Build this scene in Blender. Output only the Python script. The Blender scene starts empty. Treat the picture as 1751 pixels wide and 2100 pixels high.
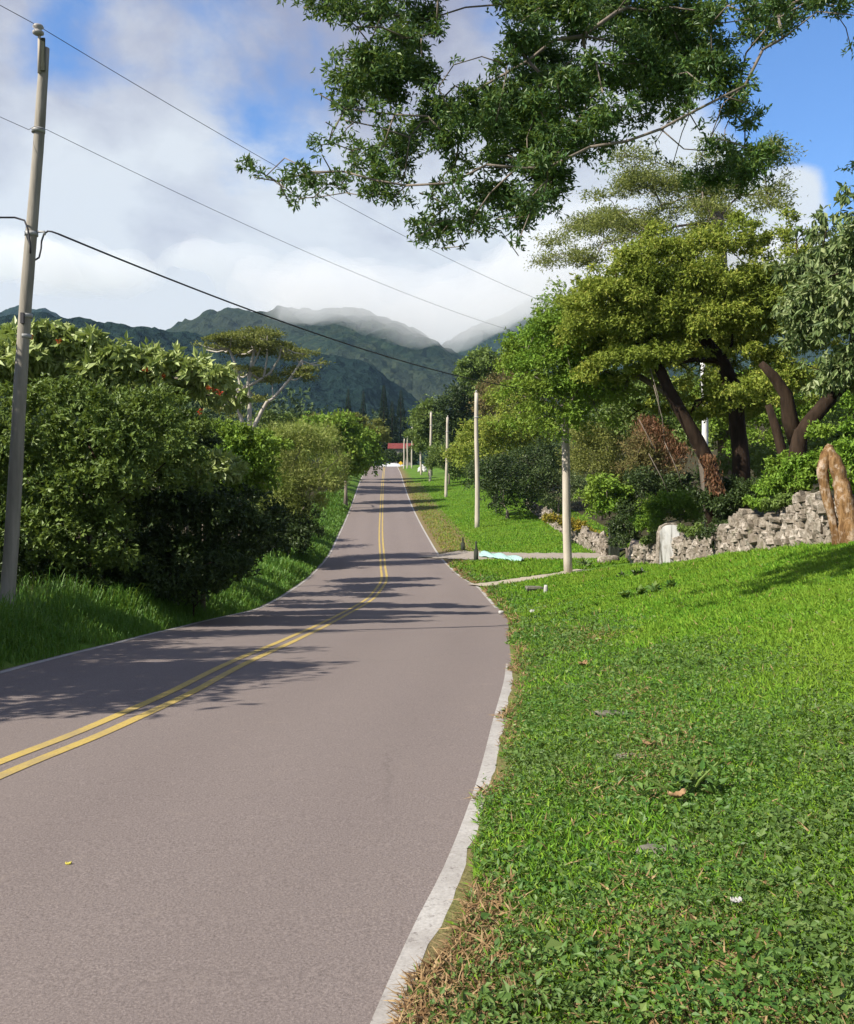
import bpy, math, random
import numpy as np
C = bpy.context.scene.collection
rng = np.random.default_rng(7)
random.seed(7)

# ------------------------------------------------------------------ camera
EYE = 1.6
CX, HOR, F = 875.5, 1000.0, 2040.0          # photo measured on a 1751 x 2100 grid
cam_d = bpy.data.cameras.new('camera'); cam = bpy.data.objects.new('camera', cam_d); C.objects.link(cam)
cam.location = (0, 0, EYE); cam.rotation_euler = (math.radians(90), 0, 0)
cam_d.sensor_fit = 'VERTICAL'; cam_d.sensor_height = 36; cam_d.lens = 36 * F / 2100
cam_d.shift_y = -50 / 2100
cam_d.clip_start = 0.05; cam_d.clip_end = 20000
bpy.context.scene.camera = cam
S = bpy.context.scene
S.view_settings.view_transform = 'Standard'; S.view_settings.look = 'None'
S.view_settings.exposure = 0.85; S.view_settings.gamma = 1
S.render.filter_size = 2.4
S.cycles.use_denoising = True
S.cycles.max_bounces = 6; S.cycles.diffuse_bounces = 3; S.cycles.transmission_bounces = 4
S.cycles.transparent_max_bounces = 8; S.cycles.volume_bounces = 3

# ------------------------------------------------------------------ sun and sky
SUN_EL, SUN_BACK = math.radians(40), math.radians(29)      # from the left, a little behind the camera
sdir = np.array([-math.cos(SUN_EL) * math.cos(SUN_BACK), -math.cos(SUN_EL) * math.sin(SUN_BACK), math.sin(SUN_EL)])
sun_d = bpy.data.lights.new('sun', 'SUN'); sun = bpy.data.objects.new('sun', sun_d); C.objects.link(sun)
sun_d.energy = 5.0; sun_d.angle = math.radians(0.5); sun_d.color = (1, .93, .80)
from mathutils import Vector
sun.rotation_euler = Vector(-sdir).to_track_quat('-Z', 'Y').to_euler()
world = bpy.data.worlds.new('World'); S.world = world; world.use_nodes = True

def sky_nodes():
    nt = world.node_tree; N = nt.nodes; Lk = nt.links; N.clear()
    out = N.new('ShaderNodeOutputWorld'); bg = N.new('ShaderNodeBackground'); bg.inputs['Strength'].default_value = 0.1
    sky = N.new('ShaderNodeTexSky'); sky.sky_type = 'NISHITA'; sky.sun_disc = False
    sky.sun_elevation = SUN_EL; sky.sun_rotation = math.atan2(sdir[0], sdir[1])
    sky.air_density = 1.0; sky.dust_density = .6; sky.ozone_density = 2.5
    tc = N.new('ShaderNodeTexCoord')
    def math_(op, a, b=None, c=None, clamp=False):
        n = N.new('ShaderNodeMath'); n.operation = op; n.use_clamp = clamp
        for i, v in enumerate((a, b, c)):
            if v is None: continue
            if isinstance(v, (int, float)): n.inputs[i].default_value = v
            else: Lk.new(v, n.inputs[i])
        return n.outputs[0]
    def noise(scale, sz, det, rough, off):
        mp = N.new('ShaderNodeMapping'); mp.inputs['Scale'].default_value = (1, 1, sz); mp.inputs['Location'].default_value = off
        Lk.new(tc.outputs['Generated'], mp.inputs['Vector'])
        n = N.new('ShaderNodeTexNoise'); n.inputs['Scale'].default_value = scale; n.inputs['Detail'].default_value = det
        n.inputs['Roughness'].default_value = rough; n.inputs['Distortion'].default_value = .25
        Lk.new(mp.outputs[0], n.inputs['Vector']); return n.outputs['Fac']
    sep = N.new('ShaderNodeSeparateXYZ'); Lk.new(tc.outputs['Generated'], sep.inputs[0])
    def spot(x, y, rad, amp):                       # a clearing or bank of cloud round one direction of the sky
        v = np.array([(x - CX) / F, 1, (HOR - y) / F]); v /= np.linalg.norm(v)
        d = N.new('ShaderNodeVectorMath'); d.operation = 'DISTANCE'; d.inputs[1].default_value = v
        Lk.new(tc.outputs['Generated'], d.inputs[0])
        m = N.new('ShaderNodeMapRange'); m.interpolation_type = 'SMOOTHSTEP'
        m.inputs['From Min'].default_value = 0; m.inputs['From Max'].default_value = rad / F
        m.inputs['To Min'].default_value = amp; m.inputs['To Max'].default_value = 0
        Lk.new(d.outputs['Value'], m.inputs['Value']); return m.outputs[0]
    n1 = noise(6.5, 1.4, 9, .58, (3.1, .4, 1.7))
    cov = math_('MULTIPLY_ADD', n1, 2.0, -.2)
    for s in ((1800, 170, 560, -1.15), (1560, 330, 300, -.35), (150, 90, 150, -.42), (600, 255, 190, -.42), (1050, 110, 170, -.5),
              (60, 350, 120, -.22), (430, 170, 260, -.14), (420, 330, 190, -.2), (1640, 385, 90, 1.0), (1400, 300, 190, .6), (1560, 440, 160, .8), (1480, 400, 150, .6),
              (1690, 60, 160, .35), (720, 120, 330, .25), (900, 560, 700, .7), (200, 560, 500, .6), (330, 250, 120, .2)):
        cov = math_('ADD', cov, spot(*s))
    mr = N.new('ShaderNodeMapRange'); mr.interpolation_type = 'SMOOTHSTEP'
    mr.inputs['From Min'].default_value = .34; mr.inputs['From Max'].default_value = .98; Lk.new(cov, mr.inputs['Value'])
    n2 = noise(6.0, 1.6, 9, .6, (7.3, 2.4, .2))
    # whiter low down, lavender grey undersides higher up
    w = math_('MULTIPLY_ADD', sep.outputs['Z'], -4.2, 2.0)
    w = math_('ADD', w, math_('MULTIPLY_ADD', n2, 1.9, -.95))
    for s in ((640, 110, 380, -.25), (380, 490, 210, -.26), (300, 330, 190, .25), (500, 380, 200, .2), (700, 470, 300, .15), (150, 430, 180, .25), (1500, 400, 330, .6), (700, 700, 300, -.15)):
        w = math_('ADD', w, spot(*s))
    rp = N.new('ShaderNodeValToRGB'); Lk.new(w, rp.inputs[0])
    e = rp.color_ramp.elements
    e[0].position = .1; e[0].color = (.36, .365, .48, 1); e[1].position = .95; e[1].color = (.80, .83, .86, 1)
    k = e.new(.5); k.color = (.56, .57, .65, 1)
    sc = N.new('ShaderNodeVectorMath'); sc.operation = 'SCALE'; sc.inputs['Scale'].default_value = 5.6
    Lk.new(rp.outputs[0], sc.inputs[0])
    mx = N.new('ShaderNodeMix'); mx.data_type = 'RGBA'
    tint = N.new('ShaderNodeMix'); tint.data_type = 'RGBA'; tint.blend_type = 'MULTIPLY'; tint.inputs[0].default_value = 1
    tint.inputs[7].default_value = (.50, .78, 1.12, 1); Lk.new(sky.outputs[0], tint.inputs[6])
    Lk.new(mr.outputs[0], mx.inputs[0]); Lk.new(tint.outputs[2], mx.inputs[6]); Lk.new(sc.outputs[0], mx.inputs[7])
    Lk.new(mx.outputs[2], bg.inputs['Color']); Lk.new(bg.outputs[0], out.inputs[0])
sky_nodes()

# ------------------------------------------------------------------ helpers
def tag(o, label=None, cat=None, group=None, kind=None):
    if label: o['label'] = label
    if cat: o['category'] = cat
    if group: o['group'] = group
    if kind: o['kind'] = kind
    return o
def empty(name, loc, label, cat, group=None, kind=None):
    o = bpy.data.objects.new(name, None); C.objects.link(o); o.location = loc; o.empty_display_size = .2
    return tag(o, label, cat, group, kind)
def mesh_obj(name, verts, faces, mat, parent=None, smooth=False, origin=None, uv=None):
    """verts (N,3); faces: (M,4) or (M,3) array or a list of them"""
    V = np.asarray(verts, np.float32)
    if origin is not None: V = V - np.asarray(origin, np.float32)
    if not isinstance(faces, list): faces = [faces]
    fl = [np.asarray(f, np.int32) for f in faces if len(f)]
    loops = np.concatenate([f.ravel() for f in fl]); tot = np.concatenate([np.full(len(f), f.shape[1], np.int32) for f in fl])
    start = np.concatenate([[0], np.cumsum(tot)[:-1]]).astype(np.int32)
    me = bpy.data.meshes.new(name)
    me.vertices.add(len(V)); me.vertices.foreach_set('co', V.ravel())
    me.loops.add(len(loops)); me.loops.foreach_set('vertex_index', loops)
    me.polygons.add(len(tot)); me.polygons.foreach_set('loop_start', start)
    try: me.polygons.foreach_set('loop_total', tot)
    except Exception: pass
    me.polygons.foreach_set('use_smooth', np.full(len(tot), smooth, bool))
    me.update(calc_edges=True); me.validate()
    if mat: me.materials.append(mat)
    o = bpy.data.objects.new(name, me); C.objects.link(o)
    if parent is not None: o.parent = parent
    elif origin is not None: o.location = origin
    return o
class MB:
    def __init__(s): s.v = []; s.q = []; s.t = []; s.n = 0
    def add(s, v, q=None, t=None):
        v = np.asarray(v, float)
        if q is not None and len(q): s.q.append(np.asarray(q) + s.n)
        if t is not None and len(t): s.t.append(np.asarray(t) + s.n)
        s.v.append(v); s.n += len(v)
    def tube(s, path, rad, seg=8, cap=True, wob=0):
        P = np.asarray(path, float); n = len(P); R = np.broadcast_to(np.asarray(rad, float), (n,))
        T = np.gradient(P, axis=0); T /= np.linalg.norm(T, axis=1)[:, None] + 1e-9
        up = np.array([0, 0, 1.]) if abs(T[0][2]) < .9 else np.array([1., 0, 0])
        a = np.arange(seg) * 2 * math.pi / seg; out = []
        u = np.cross(T[0], up); u /= np.linalg.norm(u)
        for i in range(n):
            u = u - T[i] * np.dot(u, T[i]); u /= np.linalg.norm(u) + 1e-9
            w = np.cross(T[i], u); r = R[i] * (1 + wob * rng.normal(size=seg)) if wob else R[i] * np.ones(seg)
            out.append(P[i] + (np.cos(a) * r)[:, None] * u + (np.sin(a) * r)[:, None] * w)
        V = np.concatenate(out); q = []
        for i in range(n - 1):
            b = i * seg; j = np.arange(seg); k = (j + 1) % seg
            q.append(np.stack([b + j, b + k, b + seg + k, b + seg + j], 1))
        t = []
        if cap:
            V = np.concatenate([V, P[:1], P[-1:]]); j = np.arange(seg); k = (j + 1) % seg
            t = np.concatenate([np.stack([k, j, np.full(seg, n * seg)], 1), np.stack([(n - 1) * seg + j, (n - 1) * seg + k, np.full(seg, n * seg + 1)], 1)])
        s.add(V, np.concatenate(q) if q else None, t)
    def box(s, c, d, rot=0, taper=1, jit=0):
        c = np.asarray(c, float); d = np.asarray(d, float) / 2
        v = np.array([[x, y, z] for z in (-1, 1) for y in (-1, 1) for x in (-1, 1)], float) * d
        v[4:, :2] *= taper
        if jit: v += rng.normal(size=v.shape) * jit
        cr, sr = math.cos(rot), math.sin(rot)
        v = np.stack([v[:, 0] * cr - v[:, 1] * sr, v[:, 0] * sr + v[:, 1] * cr, v[:, 2]], 1) + c
        s.add(v, [[0, 2, 3, 1], [4, 5, 7, 6], [0, 1, 5, 4], [2, 6, 7, 3], [0, 4, 6, 2], [1, 3, 7, 5]])
    def rock(s, c, d, n=10, m=7, jit=.14, rot=0):
        th = np.linspace(0, math.pi, m); ph = np.arange(n) * 2 * math.pi / n
        V = []
        for i, t in enumerate(th):
            for p in ph:
                k = 1 + jit * rng.normal()
                e = .75
                x, y, z = math.sin(t) * math.cos(p), math.sin(t) * math.sin(p), math.cos(t)
                f = lambda q: math.copysign(abs(q) ** e, q)
                V.append([f(x) * k, f(y) * k, f(z) * k])
        V = np.array(V)
        V[:n] = V[:n].mean(0); V[-n:] = V[-n:].mean(0)
        V = V * np.asarray(d, float) / 2
        cr, sr = math.cos(rot), math.sin(rot)
        V = np.stack([V[:, 0] * cr - V[:, 1] * sr, V[:, 0] * sr + V[:, 1] * cr, V[:, 2]], 1) + np.asarray(c, float)
        q = [[i * n + j, (i + 1) * n + j, (i + 1) * n + (j + 1) % n, i * n + (j + 1) % n] for i in range(m - 1) for j in range(n)]
        s.add(V, q)
    def build(s, name, mat, parent=None, smooth=False, origin=None):
        V = np.concatenate(s.v); f = []
        if s.q: f.append(np.concatenate(s.q))
        if s.t: f.append(np.concatenate(s.t))
        return mesh_obj(name, V, f, mat, parent, smooth, origin)
def pchip(x, y):
    x = np.asarray(x, float); y = np.asarray(y, float); h = np.diff(x); d = np.diff(y) / h
    m = np.zeros(len(x)); m[0] = d[0]; m[-1] = d[-1]
    for i in range(1, len(x) - 1):
        if d[i - 1] * d[i] > 0:
            w1, w2 = 2 * h[i] + h[i - 1], h[i] + 2 * h[i - 1]; m[i] = (w1 + w2) / (w1 / d[i - 1] + w2 / d[i])
    def f(q):
        q = np.asarray(q, float); i = np.clip(np.searchsorted(x, q) - 1, 0, len(x) - 2); t = (q - x[i]) / h[i]
        r = (2*t**3-3*t**2+1)*y[i] + (t**3-2*t**2+t)*h[i]*m[i] + (-2*t**3+3*t**2)*y[i+1] + (t**3-t**2)*h[i]*m[i+1]
        lo = y[0] + (q - x[0]) * m[0]; hi = y[-1] + (q - x[-1]) * m[-1]
        return np.where(q < x[0], lo, np.where(q > x[-1], hi, r))
    return f
def P(x, y, Y):                                  # a photo pixel at a known distance -> world point
    return np.array([(x - CX) * Y / F, Y, EYE + (HOR - y) * Y / F])
def hashnoise(x, y, seed=0):                      # value noise, vectorised
    def h(i, j):
        n = np.sin(i * 127.1 + j * 311.7 + seed * 74.7) * 43758.5453
        return n - np.floor(n)
    xi, yi = np.floor(x), np.floor(y); xf, yf = x - xi, y - yi
    u, v = xf * xf * (3 - 2 * xf), yf * yf * (3 - 2 * yf)
    return (h(xi, yi) * (1 - u) + h(xi + 1, yi) * u) * (1 - v) + (h(xi, yi + 1) * (1 - u) + h(xi + 1, yi + 1) * u) * v
def fbm(x, y, oct=4, seed=0):
    r = 0; a = .5
    for k in range(oct): r = r + a * hashnoise(x * 2 ** k, y * 2 ** k, seed + k); a *= .5
    return r

# ------------------------------------------------------------------ materials
def new_mat(name):
    m = bpy.data.materials.new(name); m.use_nodes = True; nt = m.node_tree
    b = nt.nodes['Principled BSDF']; return m, nt, b
def ramp(nt, fac, cols):
    r = nt.nodes.new('ShaderNodeValToRGB'); e = r.color_ramp.elements
    e[0].position, e[0].color = cols[0][0], (*cols[0][1], 1); e[1].position, e[1].color = cols[-1][0], (*cols[-1][1], 1)
    for p, c in cols[1:-1]: k = e.new(p); k.color = (*c, 1)
    nt.links.new(fac, r.inputs[0]); return r.outputs[0]
def noise_n(nt, scale, detail=4, rough=.55, coord='Object', stretch=(1, 1, 1), out='Fac'):
    tc = nt.nodes.new('ShaderNodeTexCoord'); mp = nt.nodes.new('ShaderNodeMapping'); mp.inputs['Scale'].default_value = stretch
    nt.links.new(tc.outputs[coord], mp.inputs[0])
    n = nt.nodes.new('ShaderNodeTexNoise'); n.inputs['Scale'].default_value = scale; n.inputs['Detail'].default_value = detail
    n.inputs['Roughness'].default_value = rough; nt.links.new(mp.outputs[0], n.inputs['Vector']); return n.outputs[out]
def mixc(nt, fac, a, b, mode='MIX'):
    m = nt.nodes.new('ShaderNodeMix'); m.data_type = 'RGBA'; m.blend_type = mode
    for sock, v in ((m.inputs[0], fac), (m.inputs[6], a), (m.inputs[7], b)):
        if isinstance(v, (int, float)): sock.default_value = v
        elif isinstance(v, tuple): sock.default_value = (*v, 1)
        else: nt.links.new(v, sock)
    return m.outputs[2]
def bump(nt, b, h, strength=.5, dist=.02):
    n = nt.nodes.new('ShaderNodeBump'); n.inputs['Strength'].default_value = strength; n.inputs['Distance'].default_value = dist
    nt.links.new(h, n.inputs['Height']); nt.links.new(n.outputs[0], b.inputs['Normal'])
def leaf_mat(name, cols, transl=.3, scale=.6, rough=.55, spec=.25, patch=None):
    """cols: shades found on single leaves; patch: a second tint that runs through the plant in patches"""
    m, nt, b = new_mat(name)
    g = nt.nodes.new('ShaderNodeNewGeometry')
    c = ramp(nt, g.outputs['Random Per Island'], [(i / (len(cols) - 1), q) for i, q in enumerate(cols)])
    if patch:
        n = noise_n(nt, scale, 3, .6); f = ramp(nt, n, [(.42, (0, 0, 0)), (.66, (1, 1, 1))])
        c = mixc(nt, f, c, mixc(nt, .75, c, patch))
    nt.links.new(c, b.inputs['Base Color']); b.inputs['Roughness'].default_value = rough
    b.inputs['Specular IOR Level'].default_value = spec
    t = nt.nodes.new('ShaderNodeBsdfTranslucent'); nt.links.new(mixc(nt, .5, c, (.25, .32, .03), 'MIX') if transl > .2 else c, t.inputs[0])
    ms = nt.nodes.new('ShaderNodeMixShader'); ms.inputs[0].default_value = transl
    nt.links.new(b.outputs[0], ms.inputs[1]); nt.links.new(t.outputs[0], ms.inputs[2])
    nt.links.new(ms.outputs[0], nt.nodes['Material Output'].inputs[0]); return m
def bark_mat(name, c1, c2, scale=6, stretch=(1, 1, .25), bs=.6):
    m, nt, b = new_mat(name); n = noise_n(nt, scale, 6, .65, stretch=stretch)
    nt.links.new(ramp(nt, n, [(.3, c1), (.7, c2)]), b.inputs['Base Color']); b.inputs['Roughness'].default_value = .9
    b.inputs['Specular IOR Level'].default_value = .15
    bump(nt, b, n, bs, .05); return m
def flat_mat(name, c1, c2, scale=20, rough=.85, bs=.3, bd=.01, detail=5):
    m, nt, b = new_mat(name); n = noise_n(nt, scale, detail, .6)
    nt.links.new(ramp(nt, n, [(.3, c1), (.7, c2)]), b.inputs['Base Color']); b.inputs['Roughness'].default_value = rough
    b.inputs['Specular IOR Level'].default_value = .2; bump(nt, b, n, bs, bd); return m
M = {}
M['bark_dark'] = bark_mat('bark dark', (.012, .0075, .005), (.045, .029, .019))
M['bark_grey'] = bark_mat('bark grey', (.10, .085, .07), (.24, .20, .165))
M['bark_pale'] = bark_mat('bark pale', (.28, .25, .21), (.48, .44, .39))
M['bark_white'] = bark_mat('bark white', (.55, .55, .53), (.8, .8, .78))
def log_mat():
    m, nt, b = new_mat('weathered log'); n = noise_n(nt, 7, 6, .7, stretch=(1, 1, .2)); n2 = noise_n(nt, 6, 5, .65); n3 = noise_n(nt, 26, 4, .7, stretch=(1, 1, .3))
    c = ramp(nt, n, [(.32, (.06, .03, .014)), (.5, (.20, .115, .05)), (.7, (.34, .22, .12))])
    c = mixc(nt, ramp(nt, n2, [(.5, (0, 0, 0)), (.64, (.85, .85, .85))]), c, (.42, .33, .25)); c = mixc(nt, ramp(nt, n3, [(.3, (.8, .8, .8)), (.42, (0, 0, 0))]), c, (.05, .028, .016))
    nt.links.new(c, b.inputs['Base Color']); b.inputs['Roughness'].default_value = .95; b.inputs['Specular IOR Level'].default_value = .1; bump(nt, b, n, 1, .06); return m
M['log'] = log_mat()
M['vine'] = leaf_mat('dead vine', [(.11, .05, .02), (.2, .09, .045), (.16, .11, .055)], .15)

# ------------------------------------------------------------------ road and ground profile
PY = [-40, -12, 0, 3, 6, 10, 15, 20, 27, 34, 40, 48, 60, 78, 110, 160, 175, 185, 200, 300, 600, 3000]
PD = [.9, 1.3, 1.54, 1.60, 1.68, 1.88, 2.30, 2.75, 3.28, 3.50, 3.58, 3.50, 2.95, 1.95, 0, -2.75, -3.70, -4.0, -4.0, -5, -12, -14]
drop = pchip(PY, PD)
def zroad(Y): return EYE - drop(Y)
_Yg = np.linspace(2.9, 176, 3000); _yp = HOR + F * drop(_Yg) / _Yg
_o = np.argsort(_yp)
def Yof(y): return np.interp(y, _yp[_o], _Yg[_o])
def trace(pts, pre):
    Ys = [Yof(y) for x, y in pts]; Xs = [(x - CX) * Y / F for (x, y), Y in zip(pts, Ys)]
    q = sorted(set(zip(Ys, Xs))); q = [p for i, p in enumerate(q) if i == 0 or p[0] - q[i - 1][0] > .05]
    A = np.array(pre + q + [(q[-1][0] + 25, q[-1][1] + 25 * (q[-1][1] - q[-3][1]) / (q[-1][0] - q[-3][0]))])
    return pchip(A[:, 0], A[:, 1])
XR = trace([(760, 2098), (848, 1900), (905, 1790), (975, 1610), (1010, 1480), (1035, 1385), (1036, 1320), (1020, 1250), (985, 1210), (940, 1180), (900, 1140), (870, 1090), (845, 1040), (830, 1000), (820, 968), (816, 960)], [(-40, -15), (-20, -6.1), (-8, -2.3), (0, -.62)])
XC = trace([(0, 1577), (200, 1497), (400, 1405), (600, 1310), (700, 1262), (765, 1222), (785, 1195), (785, 1160), (781, 1100), (782, 1050), (784, 1000), (787, 966), (788, 959)], [(-40, -18), (-20, -9), (-8, -5.1), (0, -3.38)])
XL = trace([(0, 1375), (200, 1325), (330, 1293), (450, 1265), (530, 1245), (600, 1205), (655, 1158), (700, 1080), (725, 1020), (745, 970), (751, 959)], [(-40, -21), (-20, -12), (-8, -8.0), (0, -6.1), (6, -5.0)])
riseR = pchip([-40, 0, 10, 21, 25, 29, 35, 38, 43, 60, 76, 110, 160], [.2, .2, .23, .26, .275, .216, .13, .11, .08, .06, .05, .06, .05])
def wallX(Y): return np.interp(Y, [-40, 10, 21, 25, 29, 35, 38, 44, 76, 100, 140], [14, 10, 9.0, 8.25, 8.5, 8.4, 8.2, 8.1, 8.0, 9, 12])
def sstep(t): t = np.clip(t, 0, 1); return t * t * (3 - 2 * t)
def Z(X, Y):
    X = np.asarray(X, float); Y = np.asarray(Y, float); zr = zroad(Y)
    t = np.maximum(X - XR(Y), 0); tl = np.maximum(XL(Y) - X, 0)
    te = t - .7 * (1 - np.exp(-t / .7)); tw = np.maximum(wallX(Y) - XR(Y), .5)
    cap = np.minimum(te, tw - .7)
    over = np.maximum(t - tw, 0)
    stp = np.interp(Y, [10, 36, 40, 44, 80], [.85, .85, .2, .2, .1])
    zz = zr + riseR(Y) * cap + sstep((over - .12) / .35) * stp + np.minimum(over, 60) * np.interp(Y, [0, 40, 80, 150, 400], [.09, .09, .2, .2, .03])
    zz = zz + .45 * (1 - np.exp(-tl / 1.5)) + .03 * np.minimum(tl, 100)
    verge = sstep(np.maximum(t, tl) / .5)
    zz = zz + .05 * verge * (fbm(X * 1.3, Y * 1.3, 3, 5) - .45) * 1.6 + .03 * verge
    return zz
def ground_mesh():
    Ys = np.concatenate([np.arange(-30, 0, 1.0), np.arange(0, 30, .25), np.arange(30, 90, .7), np.arange(90, 220, 2.5), np.geomspace(222, 3400, 34)])
    tr = np.concatenate([[0, .06, .12, .2, .3, .45], np.arange(.6, 11, .25), np.geomspace(11.2, 2600, 42)])
    inner = np.linspace(0.02, .98, 7)
    rows = []
    for Y in Ys:
        l, r = float(XL(min(Y, 190))), float(XR(min(Y, 190)))
        X = np.concatenate([(l - tr)[::-1], l + (r - l) * inner, r + tr])
        z = Z(X, np.full(len(X), Y)); n = len(tr)
        z[n:n + len(inner)] = zroad(Y) - .05; z[n - 1] = zroad(Y) - .02; z[n + len(inner)] = zroad(Y) - .02
        rows.append(np.stack([X, np.full(len(X), Y), z], 1))
    V = np.concatenate(rows); m = len(rows[0]); i = np.arange(len(Ys) - 1)[:, None] * m + np.arange(m - 1)[None]
    i = i.ravel(); q = np.stack([i, i + 1, i + m + 1, i + m], 1)
    mt, nt, b = new_mat('ground')
    n1 = noise_n(nt, 1.1, 5, .6); n2 = noise_n(nt, 30, 4, .7); n3 = noise_n(nt, .35, 4, .6)
    soil = ramp(nt, n2, [(.3, (.045, .05, .018)), (.55, (.085, .12, .025)), (.8, (.14, .16, .045))])
    green = ramp(nt, n2, [(.25, (.05, .115, .014)), (.55, (.10, .20, .022)), (.8, (.15, .24, .04))])
    f = ramp(nt, n1, [(.4, (0, 0, 0)), (.6, (1, 1, 1))])
    c = mixc(nt, f, green, mixc(nt, .5, green, soil))
    c = mixc(nt, ramp(nt, n3, [(.55, (0, 0, 0)), (.75, (.5, .5, .5))]), c, (.16, .2, .05))
    # worn, dry band along the far verge (attribute painted per vertex from its place on the ground)
    at = nt.nodes.new('ShaderNodeAttribute'); at.attribute_name = 'dry'
    dryc = ramp(nt, n2, [(.25, (.10, .075, .035)), (.6, (.19, .145, .075)), (.85, (.26, .20, .11))])
    nz = nt.nodes.new('ShaderNodeMath'); nz.operation = 'MULTIPLY_ADD'; nz.inputs[1].default_value = 1.1; nz.inputs[2].default_value = -.55
    nt.links.new(n1, nz.inputs[0]); ad = nt.nodes.new('ShaderNodeMath'); ad.operation = 'ADD'; ad.use_clamp = True
    nt.links.new(nz.outputs[0], ad.inputs[0]); nt.links.new(at.outputs['Fac'], ad.inputs[1])
    mu = nt.nodes.new('ShaderNodeMath'); mu.operation = 'MULTIPLY'; nt.links.new(ad.outputs[0], mu.inputs[0])
    at2 = nt.nodes.new('ShaderNodeMath'); at2.operation = 'MULTIPLY'; at2.use_clamp = True; at2.inputs[1].default_value = 4; nt.links.new(at.outputs['Fac'], at2.inputs[0]); nt.links.new(at2.outputs[0], mu.inputs[1])
    c = mixc(nt, mu.outputs[0], c, dryc)
    nt.links.new(c, b.inputs['Base Color']); b.inputs['Roughness'].default_value = .95; b.inputs['Specular IOR Level'].default_value = .1
    bump(nt, b, n2, .8, .03)
    at3 = nt.nodes.new('ShaderNodeAttribute'); at3.attribute_name = 'litter'
    c = mixc(nt, at3.outputs['Fac'], c, ramp(nt, n2, [(.3, (.022, .018, .011)), (.55, (.045, .042, .02)), (.8, (.085, .065, .035))]))
    nt.links.new(c, b.inputs['Base Color'])
    o = mesh_obj('ground', V, q, mt, smooth=True); tag(o, kind='structure')
    t = V[:, 0] - XR(V[:, 1]); Y = V[:, 1]
    wd = np.interp(Y, [0, 3, 14, 30, 45, 60, 110, 160], [.5, .4, .15, .35, 1.6, 1.9, 1.4, 1.0])
    dry = np.where((t > -.1) & (Y < 180), np.clip(1.25 - t / wd, 0, 1) * np.interp(Y, [0, 20, 34, 45], [.9, .5, .5, 1]), 0)
    trk = np.exp(-((t - np.interp(Y, [46, 60, 120], [2.0, 2.0, 1.7])) / .35) ** 2) * ((Y > 49) & (Y < 120)) * .9
    lit = np.clip(np.maximum((XL(Y) - V[:, 0] - 1.2) / .8, (V[:, 0] - wallX(Y)) / .5), 0, 1) * (Y < 500)
    a = o.data.attributes.new('litter', 'FLOAT', 'POINT'); a.data.foreach_set('value', lit.astype(np.float32))
    a = o.data.attributes.new('dry', 'FLOAT', 'POINT'); a.data.foreach_set('value', np.clip(dry + trk, 0, 1).astype(np.float32))
ground_mesh()

def ribbon(name, fl, fr, Ys, dz, mat, across=2, kind='structure'):
    rows = []
    for Y in Ys:
        l, r = fl(Y), fr(Y); X = np.linspace(l, r, across)
        rows.append(np.stack([X, np.full(across, Y), np.full(across, float(zroad(Y)) + dz)], 1))
    V = np.concatenate(rows); m = across; i = (np.arange(len(Ys) - 1)[:, None] * m + np.arange(m - 1)[None]).ravel()
    o = mesh_obj(name, V, np.stack([i, i + 1, i + m + 1, i + m], 1), mat, smooth=True); tag(o, kind=kind); return o
def asphalt():
    m, nt, b = new_mat('asphalt'); at = nt.nodes.new('ShaderNodeAttribute'); at.attribute_name = 'track'
    n = noise_n(nt, 95, 4, .8); n2 = noise_n(nt, .9, 5, .6, stretch=(1, .35, 1)); n3 = noise_n(nt, 38, 3, .7)
    c = ramp(nt, n, [(.28, (.085, .069, .064)), (.5, (.178, .147, .138)), (.74, (.31, .262, .24))])
    c = mixc(nt, ramp(nt, n2, [(.35, (.0, .0, .0)), (.7, (.55, .55, .55))]), c, mixc(nt, .5, c, (.20, .165, .148)))
    c = mixc(nt, ramp(nt, n3, [(.70, (0, 0, 0)), (.76, (.6, .6, .6))]), c, (.06, .052, .052))
    nw = noise_n(nt, .45, 4, .6, stretch=(1, .5, 1)); tk = nt.nodes.new('ShaderNodeMath'); tk.operation = 'MULTIPLY'; nt.links.new(at.outputs['Fac'], tk.inputs[0]); nt.links.new(nw, tk.inputs[1])
    c = mixc(nt, tk.outputs[0], c, mixc(nt, 1.0, c, (.62, .60, .62), 'MULTIPLY'))
    n5 = noise_n(nt, 3.5, 6, .75); c = mixc(nt, ramp(nt, n5, [(.60, (0, 0, 0)), (.72, (.35, .35, .35))]), c, (.25, .205, .175))
    nc = nt.nodes.new('ShaderNodeTexVoronoi'); nc.feature = 'DISTANCE_TO_EDGE'; nc.inputs['Scale'].default_value = .55; tcn = nt.nodes.new('ShaderNodeTexCoord'); dn = noise_n(nt, 2.5, 5, .7, out='Color'); vm = nt.nodes.new('ShaderNodeMix'); vm.data_type = 'RGBA'; vm.inputs[0].default_value = .22
    nt.links.new(tcn.outputs['Object'], vm.inputs[6]); nt.links.new(dn, vm.inputs[7]); nt.links.new(vm.outputs[2], nc.inputs['Vector'])
    cr = ramp(nt, nc.outputs[0], [(.0, (.55, .55, .55)), (.006, (0, 0, 0))]); ng = noise_n(nt, .3, 2, .5); cm = nt.nodes.new('ShaderNodeMath'); cm.operation = 'MULTIPLY'; nt.links.new(cr, cm.inputs[0]); nt.links.new(ramp(nt, ng, [(.5, (0, 0, 0)), (.62, (1, 1, 1))]), cm.inputs[1])
    c = mixc(nt, cm.outputs[0], c, (.10, .085, .08))
    nt.links.new(c, b.inputs['Base Color']); b.inputs['Roughness'].default_value = .88; b.inputs['Specular IOR Level'].default_value = .25
    bump(nt, b, n, .6, .008); return m
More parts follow.
